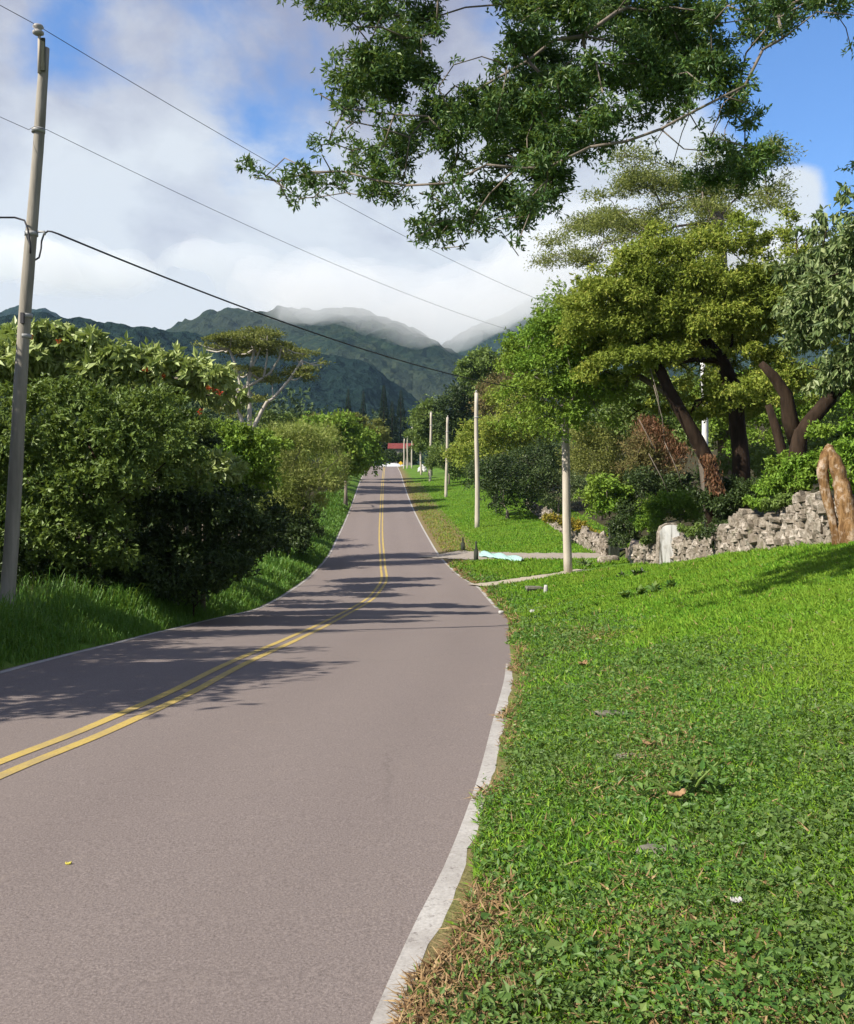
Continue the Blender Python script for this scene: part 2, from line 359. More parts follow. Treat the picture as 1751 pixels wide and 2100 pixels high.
def paint(name, c1, c2, wear):                   # worn road paint with asphalt grain coming through
    m, nt, b = new_mat(name); n = noise_n(nt, 60, 5, .75); n2 = noise_n(nt, 2.2, 4, .6)
    c = ramp(nt, n, [(.3, c1), (.65, c2)])
    c = mixc(nt, ramp(nt, n2, [(.45, (0, 0, 0)), (.8, (wear, wear, wear))]), c, (.16, .135, .12))
    n7 = noise_n(nt, 26, 5, .8); c = mixc(nt, ramp(nt, n7, [(.56, (0, 0, 0)), (.66, (.75, .75, .75))]), c, (.13, .11, .10))
    nt.links.new(c, b.inputs['Base Color']); b.inputs['Roughness'].default_value = .8; bump(nt, b, n, .4, .004); return m
YR = np.concatenate([np.arange(-30, 0, .6), np.arange(0, 40, .25), np.arange(40, 190, 1.0)])
rd = ribbon('road', lambda Y: float(XL(Y)), lambda Y: float(XR(Y)) + .16, YR, 0, asphalt(), 41)
u = np.tile(np.linspace(0, 1, 41), len(YR)); tr_ = sum(np.exp(-((u - c) / .07) ** 2) for c in (.13, .37, .62, .87)) * .28
rd.data.attributes.new('track', 'FLOAT', 'POINT').data.foreach_set('value', np.clip(tr_, 0, 1).astype(np.float32))
def slope_w(f, Y, w): return w * math.hypot(1, (float(f(Y + .2)) - float(f(Y - .2))) / .4)
ym = paint('yellow paint', (.34, .24, .05), (.47, .345, .09), .6); wm = paint('white paint', (.29, .275, .255), (.44, .42, .395), .7)
YL = YR[(YR > -20) & (YR < 176)]
ribbon('road_marking_yellow', lambda Y: float(XC(Y)) + slope_w(XC, Y, -.145), lambda Y: float(XC(Y)) + slope_w(XC, Y, -.055), YL, .004, ym)
ribbon('road_marking_yellow', lambda Y: float(XC(Y)) + slope_w(XC, Y, .055), lambda Y: float(XC(Y)) + slope_w(XC, Y, .145), YL, .004, ym)
ribbon('road_marking_white', lambda Y: float(XR(Y)), lambda Y: float(XR(Y)) + slope_w(XR, Y, (.092 + .014 * math.sin(Y * 5.3) + .01 * math.sin(Y * 13.7)) * min(1, max(.15, (11.2 - Y) / 1.2))), YL[YL < 11.2], .004, wm)
ribbon('road_marking_white', lambda Y: float(XR(Y)) - .03, lambda Y: float(XR(Y)) + slope_w(XR, Y, .07), YL[YL > 27], .004, wm)
ribbon('road_marking_white', lambda Y: float(XL(Y)) + .05, lambda Y: float(XL(Y)) + .05 + slope_w(XL, Y, .085), YL, .004, wm)
# sunlit pale concrete where a side road meets the crest
def crest():
    Ys = np.arange(174, 186, 1.0); rows = []
    for i, Y in enumerate(Ys):
        X = np.linspace(-8.4, -4.0, 9); rows.append(np.stack([X, np.full(9, Y), np.full(9, zroad(Y) + .03 + .5 * sstep(i / 8)) - .35 * ((X + 6.4) / 2.2) ** 2 * (i > 1)], 1))
    V = np.concatenate(rows); i = (np.arange(len(Ys) - 1)[:, None] * 9 + np.arange(8)[None]).ravel()
    tag(mesh_obj('pavement', V, np.stack([i, i + 1, i + 10, i + 9], 1), flat_mat('pale concrete', (.5, .5, .51), (.6, .6, .61), 2), smooth=True), kind='structure')
crest()
def drive(name, a, b_, w0, w1, mat, n=40):
    rows = []
    for k in range(n):
        s = k / (n - 1); x = a[0] + (b_[0] - a[0]) * s; y = a[1] + (b_[1] - a[1]) * s; w = w0 + (w1 - w0) * s
        d = np.array([b_[0] - a[0], b_[1] - a[1]]); d /= np.linalg.norm(d); nrm = np.array([-d[1], d[0]])
        w *= 1 + .12 * math.sin(k * 1.7) + .08 * math.sin(k * 3.1)
        for u in np.linspace(-.5, .5, 7):
            px, py = x + nrm[0] * w * u, y + nrm[1] * w * u
            rows.append([px, py, max(float(Z(px, py)), float(zroad(py)) - .02) + .05])
    V = np.array(rows); i = (np.arange(n - 1)[:, None] * 7 + np.arange(6)[None]).ravel()
    tag(mesh_obj(name, V, np.stack([i, i + 7, i + 8, i + 1], 1), mat, smooth=True), kind='structure')
drive('driveway', (float(XR(50.5)) + .05, 50.5), (8.1, 43.6), 3.2, 2.4, flat_mat('driveway concrete', (.21, .18, .15), (.33, .29, .25), 6))
drive('path', (float(XR(35.3)) + .05, 35.3), (5.9, 37.2), 1.7, 1.1, flat_mat('path earth', (.27, .235, .18), (.40, .355, .28), 7))

# ------------------------------------------------------------------ foliage
def norm(v): return v / (np.linalg.norm(v, axis=-1, keepdims=True) + 1e-9)
def leaf_geo(c, ax, nr, L, W, fold=.12):
    sd = norm(np.cross(ax, nr)); nr = np.cross(sd, ax); L = L[:, None]; W = W[:, None]
    m = c + ax * L * .45 + nr * L * fold
    V = np.stack([c, m + sd * W / 2, c + ax * L, m - sd * W / 2], 1).reshape(-1, 3)
    return V
def quads(n): return np.arange(n * 4).reshape(-1, 4)
def crown_leaves(bl, n, L, W, sub=7, droop=.2, spread=.42, shell=.62, flat=1.0, ros=1, upn=.5):
    """bl: (N,4) blobs. Leaves gather in sub-clumps near each blob's surface; ros > 1 puts leaves in rosettes."""
    bl = np.asarray(bl, float); w = bl[:, 3] ** 2; w /= w.sum()
    ns = max(sub * len(bl), 8); bi = rng.choice(len(bl), ns, p=w)
    d = norm(rng.normal(size=(ns, 3)))
    d[:, 2] = np.where(d[:, 2] < -.3, -d[:, 2] * .6, d[:, 2]); d = norm(d)
    rr = bl[bi, 3] * (shell + (1 - shell) * rng.random(ns)) * rng.uniform(.75, 1.08, ns)
    sc = bl[bi, :3] + d * rr[:, None] * [1, 1, flat]; sr = bl[bi, 3] * spread * rng.uniform(.6, 1.3, ns)
    nn = max(int(n / ros), 1); w2 = sr ** 2; w2 = w2 / w2.sum()
    k = rng.choice(ns, nn, p=w2)
    off = rng.normal(size=(nn, 3)) * .55; cc = sc[k] + off * sr[k][:, None] * [1, 1, .8 * flat]
    out = norm(cc - bl[bi[k], :3] + 1e-4) * .7 + d[k] * .3
    cc = np.repeat(cc, ros, 0); out = np.repeat(out, ros, 0); N = len(cc)
    ax = norm(out * (.7 if ros == 1 else .45) + rng.normal(size=(N, 3)) * .62 + [0, 0, -droop])
    nr = norm(out * .5 + rng.normal(size=(N, 3)) * .45 + [0, 0, upn])
    s = rng.uniform(.65, 1.25, N)
    return leaf_geo(cc, ax, nr, L * s, W * s * rng.uniform(.8, 1.2, N)), sc
def branches(mb, pts, trunk, r0, tip=.012, seg=6, expo=.5, taper=.7, bias=.35, wig=.06):
    """grow limbs from the trunk path to every clump"""
    nodes = [np.asarray(p, float) for p in trunk]; par = [i - 1 for i in range(len(nodes))]; nt0 = len(nodes)
    dist = [0.0]
    for i in range(1, nt0): dist.append(dist[-1] + np.linalg.norm(nodes[i] - nodes[i - 1]))
    first = max(1, int(nt0 * .45)) if nt0 > 2 else nt0 - 1
    ok = list(range(first, nt0)); pts = np.asarray(pts, float)
    order = np.argsort(np.linalg.norm(pts - nodes[-1], axis=1))
    for i in order:
        p = pts[i]; A = np.array([nodes[j] for j in ok]); D = np.linalg.norm(A - p, axis=1)
        cost = D + bias * np.array([dist[j] for j in ok]) * .5 + np.maximum(A[:, 2] - p[2], 0) * .3
        j = ok[int(np.argmin(cost))]; a = nodes[j]; l = np.linalg.norm(p - a)
        if l < 1e-3: continue
        prev = j; k = 2 if l > .5 else 1
        for q in range(1, k + 1):
            s = q / k; m = a + (p - a) * s
            if q < k: m = m + rng.normal(size=3) * l * wig + [0, 0, l * .08]
            nodes.append(m); par.append(prev); dist.append(dist[prev] + np.linalg.norm(m - nodes[prev])); prev = len(nodes) - 1; ok.append(prev)
    cnt = np.zeros(len(nodes))
    kids = [[] for _ in nodes]
    for i in range(len(nodes) - 1, 0, -1):
        if not kids[i]: cnt[i] += 1
        cnt[par[i]] += cnt[i]; kids[par[i]].append(i)
    ex = np.clip(math.log(max(r0 * .7 / tip, 1.2)) / math.log(max(cnt[0], 3)), .2, expo)
    R = np.minimum(tip * np.maximum(cnt, 1) ** ex, r0 * .75)
    R[:nt0] = np.maximum(R[:nt0], r0 * np.linspace(1.1, taper, nt0)); R[0] = r0 * 1.35
    mb.tube([nodes[i] for i in range(nt0)], R[:nt0], 12 if r0 > .08 else 8, wob=.05)
    for i in range(nt0, len(nodes)):
        p = par[i]; ra = min(R[p], R[i] * 1.35)
        mb.tube([nodes[p], nodes[i]], [ra, max(R[i], tip * .6)], seg)
def px_blobs(pts, Y, depth=0.0, back=1, jit=.3):
    """crown clumps seen at these photo places, standing at distance Y, with more behind and in front of them"""
    out = []
    for p in pts:
        y = Y + (p[3] if len(p) > 3 else 0)
        for k in range(1 + back):
            yy = y + (k * depth / max(back, 1)) + rng.uniform(-jit, jit); q = P(p[0], p[1], y); r = p[2] * y / F
            out.append([q[0] + (rng.normal() * r * .4 if k else 0), yy, q[2] + (rng.normal() * r * .25 if k else 0), r])
    return np.array(out)
def plant(name, label, cat, blobs, n, L, W, mat, bark='bark_grey', trunk=None, r0=.08, group=None, part=('crown', 'trunk'), bpts=None, tip=.012, seg=5, **kw):
    if trunk is None:
        c = blobs[:, :3].mean(0); z = float(Z(c[0], c[1])); lo = blobs[:, 2].min()
        trunk = [[c[0], c[1], z - .1], [c[0] + .03, c[1], z + max(.15, (lo - z) * .5)], [c[0], c[1], max(z + .3, lo)]]
    root = empty(name, trunk[0], label, cat, group)
    blobs = blobs.copy(); blobs[:, 3] *= 1.15
    V, sc = crown_leaves(blobs, int(n * 1.9), L, W, **kw)
    mesh_obj(part[0], V, quads(len(V) // 4), mat, root, origin=trunk[0])
    mb = MB(); sel = sc if bpts is None else (sc[rng.choice(len(sc), min(bpts, len(sc)), replace=False)] if bpts else sc[:0])
    branches(mb, sel, trunk, r0, tip=tip, seg=seg)
    mb.build(part[1], M[bark], root, smooth=True, origin=trunk[0])
    return root
#@@PLANTS
def ground_at(x, y, lo=2.2, hi=220.0):                 # where the line of sight through a photo place meets the ground
    Y = np.linspace(lo, hi, 6000); X = (x - CX) * Y / F
    d = EYE + (HOR - y) * Y / F - Z(X, Y); i = np.argmax(d < 0)
    return np.array([X[i], Y[i], float(Z(X[i], Y[i]))])
# leaf colours
lm = leaf_mat
M['overhead'] = lm('oak-like leaf', [(.03, .07, .02), (.05, .115, .028), (.085, .17, .036), (.17, .24, .055)], .28, .8, .45, .35, (.045, .10, .035))
M['umbrella'] = lm('umbrella tree leaf', [(.15, .20, .03), (.24, .30, .045), (.33, .385, .065), (.40, .385, .08)], .36, .5, .6, .2, (.17, .235, .035))
M['bright'] = lm('bright leaf', [(0.091, 0.182, 0.019), (0.156, 0.286, 0.029), (0.221, 0.351, 0.046)], .3, .6, .55, .25, (0.208, 0.273, 0.039))
M['greygreen'] = lm('grey green leaf', [(.07, .115, .04), (.13, .19, .065), (.20, .26, .10), (.28, .32, .15)], .22, .6, .5, .3)
M['paleolive'] = lm('pale olive leaf', [(.13, .16, .045), (.19, .22, .06), (.26, .28, .09)], .3, .3, .6, .2)
M['pale'] = lm('pale big leaf', [(0.195, 0.261, 0.081), (0.325, 0.399, 0.130), (0.455, 0.506, 0.195)], .25, .6, .45, .4, (0.211, 0.276, 0.081))
M['mid'] = lm('mid green leaf', [(.085, .14, .03), (.13, .20, .042), (.19, .265, .065)], .25, .5, .5, .3, (.13, .18, .04))
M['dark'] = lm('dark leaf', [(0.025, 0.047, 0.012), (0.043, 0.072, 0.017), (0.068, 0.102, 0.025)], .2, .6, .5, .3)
M['olive'] = lm('olive leaf', [(0.111, 0.130, 0.033), (0.169, 0.189, 0.046), (0.234, 0.234, 0.065)], .25, .3, .6, .2)
M['bamboo'] = lm('bamboo leaf', [(0.182, 0.221, 0.046), (0.273, 0.312, 0.078), (0.364, 0.364, 0.117)], .3, .6, .55, .25, (0.182, 0.247, 0.046))
M['brownish'] = lm('dry leaf', [(.13, .09, .04), (.20, .14, .065), (.14, .15, .045)], .2, .5, .7, .15, (.12, .13, .035))
M['conifer'] = lm('conifer needle', [(.018, .032, .016), (.03, .05, .022), (.045, .07, .03)], .1, .2, .7, .15)
M['forest'] = lm('forest leaf', [(.03, .055, .02), (.05, .085, .028), (.085, .12, .04)], .15, .02, .7, .1, (.07, .10, .05))
M['straw'] = lm('straw', [(.16, .09, .045), (.26, .17, .085), (.36, .26, .14)], .15, 2, .8, .1)
M['drygrass'] = lm('dry yellow grass', [(.20, .17, .045), (.28, .23, .065), (.22, .24, .04), (.34, .27, .10)], .2, 1.2, .7, .1)
M['blade'] = lm('grass blade', [(.06, .165, .014), (.105, .26, .018), (.16, .33, .024), (.25, .35, .04)], .3, .45, .6, .15, (.19, .30, .03))
M['clover'] = lm('ground cover leaf', [(.032, .09, .016), (.06, .145, .024), (.105, .205, .036), (.18, .25, .07)], .25, 1.0, .5, .3, (.10, .15, .04))
M['tallgrass'] = lm('tall grass', [(0.052, 0.140, 0.017), (0.083, 0.199, 0.023), (0.146, 0.257, 0.042)], .3, .8, .5, .25)
M['red'] = lm('red flower', [(.38, .03, .02), (.5, .07, .025)], .3)
M['yellow'] = lm('yellow flower leaf', [(.22, .2, .03), (.34, .27, .04), (.16, .18, .03)], .3, 1.5, .6, .2, (.4, .27, .03))

# ---------- the tree that reaches over the road from beyond the camera's side
def K2(L): return [(456.6 + x * .3913, y * .3913, r * .3913) for x, y, r in L]
def K3(L): return [(1065.4 + x * .3916, y * .3916, r * .3916) for x, y, r in L]
ov = K2([(330,5,35),(420,40,45),(520,50,60),(620,60,60),(700,140,50),(760,80,60),(850,60,60),(950,80,60),(980,150,50),(590,350,40),(640,310,50),(720,310,60),(800,330,70),
 (700,430,80),(800,430,80),(900,400,80),(980,330,65),(1010,250,55),(870,520,60),(700,540,60),(640,570,50),(820,590,50),(1050,420,65),(1130,460,45),(1210,340,45),(870,200,65),(960,200,60),(1080,100,60),
 (1120,170,50),(640,630,40),(690,640,40),(900,600,35),(540,640,28),(500,490,18),(500,760,38),(560,730,45),(620,720,40),(520,810,28),(680,790,38),(740,800,55),(800,840,60),(900,770,70),(980,720,65),(1050,700,70),
 (1130,640,75),(1110,560,55),(1200,600,65),(1280,560,55),(1300,490,45),(1380,540,65),(1250,680,80),(1350,640,75),(1450,560,80),(1540,540,75),(1200,745,70),(1420,680,75),(1530,680,75),(1640,600,75),(1700,680,70),
 (1480,780,55),(1600,790,65),(1700,790,65),(130,870,38),(170,930,35),(230,920,28),(290,950,32),(320,985,28),(400,920,45),(440,960,42),(470,900,25),(400,1040,42),(360,1085,32),(470,1040,30),(520,1030,18),(570,900,36),
 (560,960,42),(620,970,45),(650,1000,36),(690,880,50),(780,940,55),(850,920,50),(930,880,45),(820,1010,55),(880,1050,38),(960,1060,32),(760,1030,36),(950,940,36),(1030,1010,28),(1090,1030,36),(1150,1000,42),
 (1200,960,50),(1180,900,42),(1220,860,42),(1350,860,50),(1400,820,50),(1470,880,50),(1540,880,42),(1600,860,55),(1700,880,65),(1250,1060,50),(1350,1040,60),(1450,1020,60),(1180,1080,50),(1100,1140,42),
 (1050,1190,50),(1020,1250,34),(1130,1240,60),(1220,1190,60),(1300,1160,60),(1350,1220,55),(1270,1290,24),(1150,1300,25),(1420,1150,60),(1500,1100,65),(1600,1050,65),(1700,1020,65),(1560,1180,50),(1650,1130,50),
 (1720,1120,40),(1480,1240,34),(1540,1290,34),(1550,1340,14),(1500,20,60),(1560,120,60),(1640,40,60),(1540,230,60),(1490,340,60),(1600,320,55),(1660,200,60),(1700,420,60),(1560,430,55)])
ov += K3([(60,60,80),(200,40,80),(330,60,80),(60,300,80),(330,190,70),(430,100,80),(560,40,80),(690,60,80),(640,170,80),(760,150,80),(860,60,80),(960,60,60),(900,170,80),(1000,130,60),(1090,30,40),(1170,60,55),
 (1270,90,55),(1360,70,50),(1430,130,48),(1380,200,48),(1270,200,55),(1190,180,45),(1000,250,70),(860,290,80),(740,280,80),(620,330,80),(520,220,70),(480,340,60),(400,330,55),(290,300,60),(180,330,60),(80,440,70),
 (200,440,70),(320,420,60),(430,440,70),(540,450,65),(660,420,80),(780,400,80),(900,390,80),(1010,350,70),(1090,390,65),(1080,480,60),(1180,450,50),(980,460,55),(860,500,60),(740,500,60),(640,520,50),(1120,580,55),
 (1190,540,40),(1220,620,50),(1180,670,45),(1060,610,35),(700,590,55),(800,600,50),(880,600,40),(560,560,45),(450,560,60),(340,560,70),(220,560,70),(100,560,70),(500,640,50),(400,660,60),(280,680,70),(160,690,60),
 (600,660,40),(560,740,40),(460,760,50),(340,790,60),(220,800,60),(90,800,60),(60,920,60),(180,930,60),(440,860,40),(120,1030,50),(60,1100,50),(210,1010,40),(710,750,28),(730,800,24),(860,780,30),(940,680,34),
 (1000,720,40),(980,790,36),(1070,800,45),(1180,830,55),(1280,820,55),(1360,840,30),(1120,910,70),(1230,910,60),(1020,930,55),(900,950,50),(1130,980,40),(800,870,30),(1330,940,24),(1600,20,60),(1560,60,40),(1660,50,45),
 (1740,270,32),(1740,880,36),(1730,15,40),(1500,12,46),(1450,45,46),(1420,95,46),(1540,35,36),(1340,30,50),(1250,20,55),(1660,75,26),(1300,150,46)])
ovb = []
for (x, y, r) in ov:
    Y = 12.2 + (x - 1200) * .0006 + rng.uniform(-1.3, 1.6) + (1.6 if y > 330 and x > 1400 else 0)
    q = P(x, y, Y); ovb.append([*q, r * Y / F * 1.38])
for k in range(90):                               # the rest of the crown, above and beyond the frame
    Y = rng.uniform(10.5, 15); x = rng.uniform(700, 2900); y = rng.uniform(-900, -60) if x < 1800 else rng.uniform(-800, 350)
    q = P(x, y, Y); ovb.append([*q, rng.uniform(.2, .34)])
for k in range(40):                               # boughs above the frame that throw the shade on the bank
    q = P(rng.uniform(430, 950), rng.uniform(-290, -75), rng.uniform(12, 14.5)); ovb.append([*q, rng.uniform(.22, .34)])
ovb = np.array(ovb)
def overhead_tree():
    base = np.array([8.9, 10.5, float(Z(8.9, 10.5)) - .1])
    path = [base, base + [-.1, .1, 1.6], base + [-.4, .3, 3.2], base + [-1.0, .7, 4.9], base + [-2.4, 1.2, 6.6], [4.6, 12.1, 9.2], [2.8, 12.4, 9.4], [.9, 12.5, 8.9]]
    root = empty('overhanging_tree', base, 'big tree whose dark leafy boughs reach over the lawn and road against the sky', 'tree')
    kw = dict(sub=7, droop=.25, spread=.66, shell=.35, ros=2, upn=.25)
    V = np.concatenate([crown_leaves(ovb[:-130], 98000, .08, .027, **{**kw, 'sub': 7, 'spread': .55, 'shell': .45})[0], crown_leaves(ovb[-130:], 42000, .1, .036, **kw)[0]])
    mesh_obj('crown', V, quads(len(V) // 4), M['overhead'], root, origin=base)
    mb = MB(); branches(mb, ovb[:, :3], path, .2, tip=.0065, seg=6, expo=.36, taper=.3, bias=.5, wig=.07); mb.build('trunk', M['bark_grey'], root, True, base)
overhead_tree()

T = lambda pts, Y: [P(x, y, Y) for x, y in pts]
def gtrunk(pts, Y, dz=-.2):
    p = T(pts, Y); p[0][2] = float(Z(p[0][0], p[0][1])) + dz; return p
# ---------- thicket on the near side of the road's far verge
b = px_blobs([(20,715,40),(70,702,34),(110,697,30),(150,708,32),(195,720,32),(250,735,32),(300,748,32),(350,758,32),(400,768,32),(440,788,28),(455,806,16),(380,800,24),(330,790,34),(270,775,40),(210,765,45),(130,760,50),(60,760,50),(0,770,50)], 22, 2.5, 1)
tp = [P(170, 1210, 23), P(175, 1050, 23), P(180, 900, 23.2), P(190, 800, 23.3)]
t1 = plant('flowering_tree', 'tree with large pale drooping leaves and red blossoms above the thicket', 'tree', b, 11000, .25, .11, M['pale'], 'bark_grey', tp, .16, part=('crown', 'trunk'), droop=.55, spread=.38, ros=4, sub=9, upn=.3)
for (x, y) in ((122, 700), (334, 772), (428, 797), (449, 806), (440, 800), (410, 845), (64, 690), (300, 760)):
    q = P(x, y, 21.4); mb = MB()
    c = q + rng.normal(size=(14, 3)) * .015; V = leaf_geo(c, norm(rng.normal(size=(14, 3)) + [0, 0, .5]), norm(rng.normal(size=(14, 3))), np.full(14, .075), np.full(14, .04))
    mesh_obj('flower', V, quads(14), M['red'], t1, origin=tp[0])
b = px_blobs([(100,830,58),(170,840,55),(240,860,52),(300,840,45),(330,900,48),(280,930,55),(200,930,60),(120,920,60),(60,900,60),(90,1000,62),(170,1010,62),(250,1000,56),(320,980,42),(60,1080,58),(130,1090,56),(200,1080,52),(20,980,60),(0,850,60),(100,1160,50),(180,1160,50),(240,1150,46),(-60,950,80),(-60,1080,70)], 18.6, 2.2, 1)
plant('shrub', 'tall mid green leafy shrub filling the space just beside the leaning pole', 'shrub', b, 36000, .115, .055, M['mid'], 'bark_dark', r0=.04, part=('foliage', 'stem'), spread=.33, ros=3, sub=12, shell=.7, bpts=60)
b = px_blobs([(250,1080,55),(330,1050,60),(400,1060,58),(450,1080,55),(300,1140,58),(380,1150,55),(440,1150,46),(220,1160,50),(140,1170,50),(500,1090,46),(490,1040,36),(515,1130,34),(470,1170,34)], 21.5, 2.5, 1)
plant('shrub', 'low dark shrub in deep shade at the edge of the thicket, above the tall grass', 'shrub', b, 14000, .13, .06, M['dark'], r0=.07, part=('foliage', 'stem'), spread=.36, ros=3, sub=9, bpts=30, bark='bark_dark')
b = px_blobs([(360,962,26),(400,972,28),(440,965,28),(465,978,22),(390,990,20)], 22.6, .6, 1)
plant('shrub', 'small shrub with pale floppy leaves catching the sun above the dark shade', 'shrub', b, 1400, .2, .09, M['pale'], r0=.05, part=('foliage', 'stem'), droop=.3, ros=3, bpts=10)
b = px_blobs([(70,1180,40),(130,1195,40),(190,1200,38),(20,1190,40),(-60,1180,60)], 18.9, 1.6, 1)
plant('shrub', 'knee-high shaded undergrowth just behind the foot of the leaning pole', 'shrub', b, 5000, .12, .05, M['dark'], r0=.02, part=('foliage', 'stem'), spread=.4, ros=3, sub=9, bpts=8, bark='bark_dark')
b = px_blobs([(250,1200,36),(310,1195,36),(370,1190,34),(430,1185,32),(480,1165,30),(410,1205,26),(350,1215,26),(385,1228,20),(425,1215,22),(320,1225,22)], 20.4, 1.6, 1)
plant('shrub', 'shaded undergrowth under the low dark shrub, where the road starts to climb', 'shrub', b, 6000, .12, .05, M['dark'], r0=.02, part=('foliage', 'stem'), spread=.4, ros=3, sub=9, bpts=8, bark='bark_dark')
b = px_blobs([(520,1140,32),(560,1120,30),(605,1108,24),(635,1090,20)], 43, 2.5, 1)
plant('shrub', 'narrow strip of shaded bushes along the climbing road below the bamboo', 'shrub', b, 7000, .17, .07, M['dark'], r0=.04, part=('foliage', 'stem'), bpts=20)
for Yb, xs, lab in ((27, range(-120, 330, 70), 'deep green trees closing the view behind the flowering tree'), (52, range(330, 560, 60), 'deep green trees closing the view behind the round dark bush')):
    b = px_blobs([(x, 1130 - (90 if Yb < 40 else 60) * k + rng.normal() * 15 - (60 if Yb > 40 else 0), 55 if Yb < 40 else 36) for x in xs for k in range(3)], Yb, 3, 1)
    plant('thicket_tree', lab, 'tree', b, 9000, .2, .09, M['dark'], r0=.1, bpts=40, ros=2)
b = px_blobs([(365,880,42),(392,900,38),(350,915,36)], 29, 2, 1)
plant('shrub', 'small round dark bush in front of the spreading tree', 'shrub', b, 5000, .14, .06, M['dark'], r0=.07, part=('foliage', 'stem'), bpts=15)
b = px_blobs([(440,905,36),(480,930,40),(515,905,30),(430,950,38),(490,965,40),(545,915,26),(470,1000,38),(400,930,28),(520,985,30),(450,880,24)], 33, 3, 1)
plant('shrub', 'bright green bush between the round dark bush and the pale bamboo', 'shrub', b, 11000, .17, .075, M['bright'], r0=.08, part=('foliage', 'stem'), ros=3, sub=9, bpts=40)
b = px_blobs([(560,930,46),(600,908,40),(640,918,42),(676,945,32),(560,990,48),(615,990,48),(662,995,34),(530,965,32),(590,1035,44),(632,1040,30),(590,890,26)], 44, 3.5, 1)
plant('bamboo', 'feathery pale yellow bamboo clump at the road edge', 'bamboo', b, 19000, .22, .032, M['bamboo'], r0=.06, part=('foliage', 'stem'), droop=.25, sub=12, spread=.4, bpts=60)
b = px_blobs([(540,1080,42),(595,1088,36),(632,1078,26),(560,1050,40)], 44, 3, 1)
plant('shrub', 'low dark undergrowth at the foot of the pale bamboo', 'shrub', b, 6000, .18, .07, M['dark'], r0=.06, part=('foliage', 'stem'), bpts=20)
b = px_blobs([(640,884,26),(690,890,38),(735,905,30),(715,930,36),(753,938,20),(705,965,32),(740,962,16),(670,915,36),(672,985,22)], 78, 8, 1)
plant('roadside_tree', 'dense yellow-green tree beyond the bamboo, beside the narrowing road', 'tree', b, 14000, .34, .16, M['bright'], r0=.16, ros=2, sub=10, bpts=40)
b = px_blobs([(640,868,22),(680,862,24),(720,866,26),(755,872,22),(610,874,20),(770,890,18),(700,880,30)], 118, 8, 1)
plant('roadside_tree', 'flat-topped olive tree just behind the dense yellow-green tree', 'tree', b, 7000, .45, .2, M['olive'], r0=.2, flat=.6, bpts=30)
b = px_blobs([(560,880,30),(600,890,34),(640,900,30),(570,910,30),(520,905,28),(420,885,26),(465,895,26),(330,850,30),(300,870,30),(250,850,30)], 100, 8, 1)
plant('shrub', 'wide scrubby bush round the foot of the pale spreading tree', 'shrub', b, 8000, .38, .18, M['mid'], r0=.15, part=('foliage', 'stem'), bpts=30)

def spreading_tree():
    Y = 95.0
    pads = [(521,676,26),(493,684,30),(550,689,28),(563,707,28),(524,713,34),(485,700,30),(446,707,26),(420,713,16),(472,713,26),(620,723,22),(646,736,16),(607,736,20),(602,757,24),(628,760,20),(623,773,20),(506,762,26),(537,770,24),(472,757,18),(558,783,22),(453,822,24),(446,840,18),(526,822,18),(580,720,20)]
    b = px_blobs(pads, Y, 4, 1, 2.5)
    base = P(510, 925, Y); base[2] = float(Z(base[0], base[1])) - .2
    root = empty('spreading_tree', base, 'tall tree with flat layered olive crown and pale forking trunks below the mountain', 'tree')
    V, sc = crown_leaves(b, 17000, .32, .14, sub=10, flat=.30, spread=.55, droop=0, upn=1.0)
    mesh_obj('crown', V, quads(len(V) // 4), M['olive'], root, origin=base)
    mb = MB()
    for st, r in (([base, P(511, 887, Y), P(512, 833, Y), P(508, 793, Y), P(511, 765, Y), P(522, 715, Y)], .27), ([base, P(502, 885, Y), P(491, 846, Y), P(485, 814, Y - 1), P(493, 793, Y - 1), P(487, 760, Y - 1), P(470, 716, Y - 1)], .23),
                  ([base, P(518, 880, Y), P(532, 852, Y), P(547, 825, Y - .5), P(560, 817, Y - .5), P(594, 778, Y - .5), P(618, 740, Y - .5)], .23), ([P(508, 793, Y), P(540, 775, Y), P(555, 764, Y), P(573, 733, Y), P(575, 710, Y)], .15),
                  ([P(540, 775, Y), P(543, 760, Y), P(547, 738, Y), P(548, 700, Y)], .13), ([P(508, 793, Y), P(518, 750, Y), P(524, 738, Y), P(540, 700, Y)], .13)):
        mb.tube(st, np.linspace(r, r * .45, len(st)), 8, wob=.04)
    tips = np.array([P(511, 765, Y), P(522, 715, Y), P(487, 760, Y - 1), P(470, 716, Y - 1), P(594, 778, Y - .5), P(618, 740, Y - .5), P(575, 710, Y), P(548, 700, Y), P(493, 793, Y - 1), P(560, 817, Y - .5), P(502, 790, Y)])
    for p in b[:, :3]:
        a = tips[np.argmin(np.linalg.norm(tips - p, axis=1))]; mb.tube([a, (a + p) / 2 + [0, 0, -.25], p], [.09, .07, .03], 5)
    mb.build('trunk', M['bark_pale'], root, True, base)
spreading_tree()

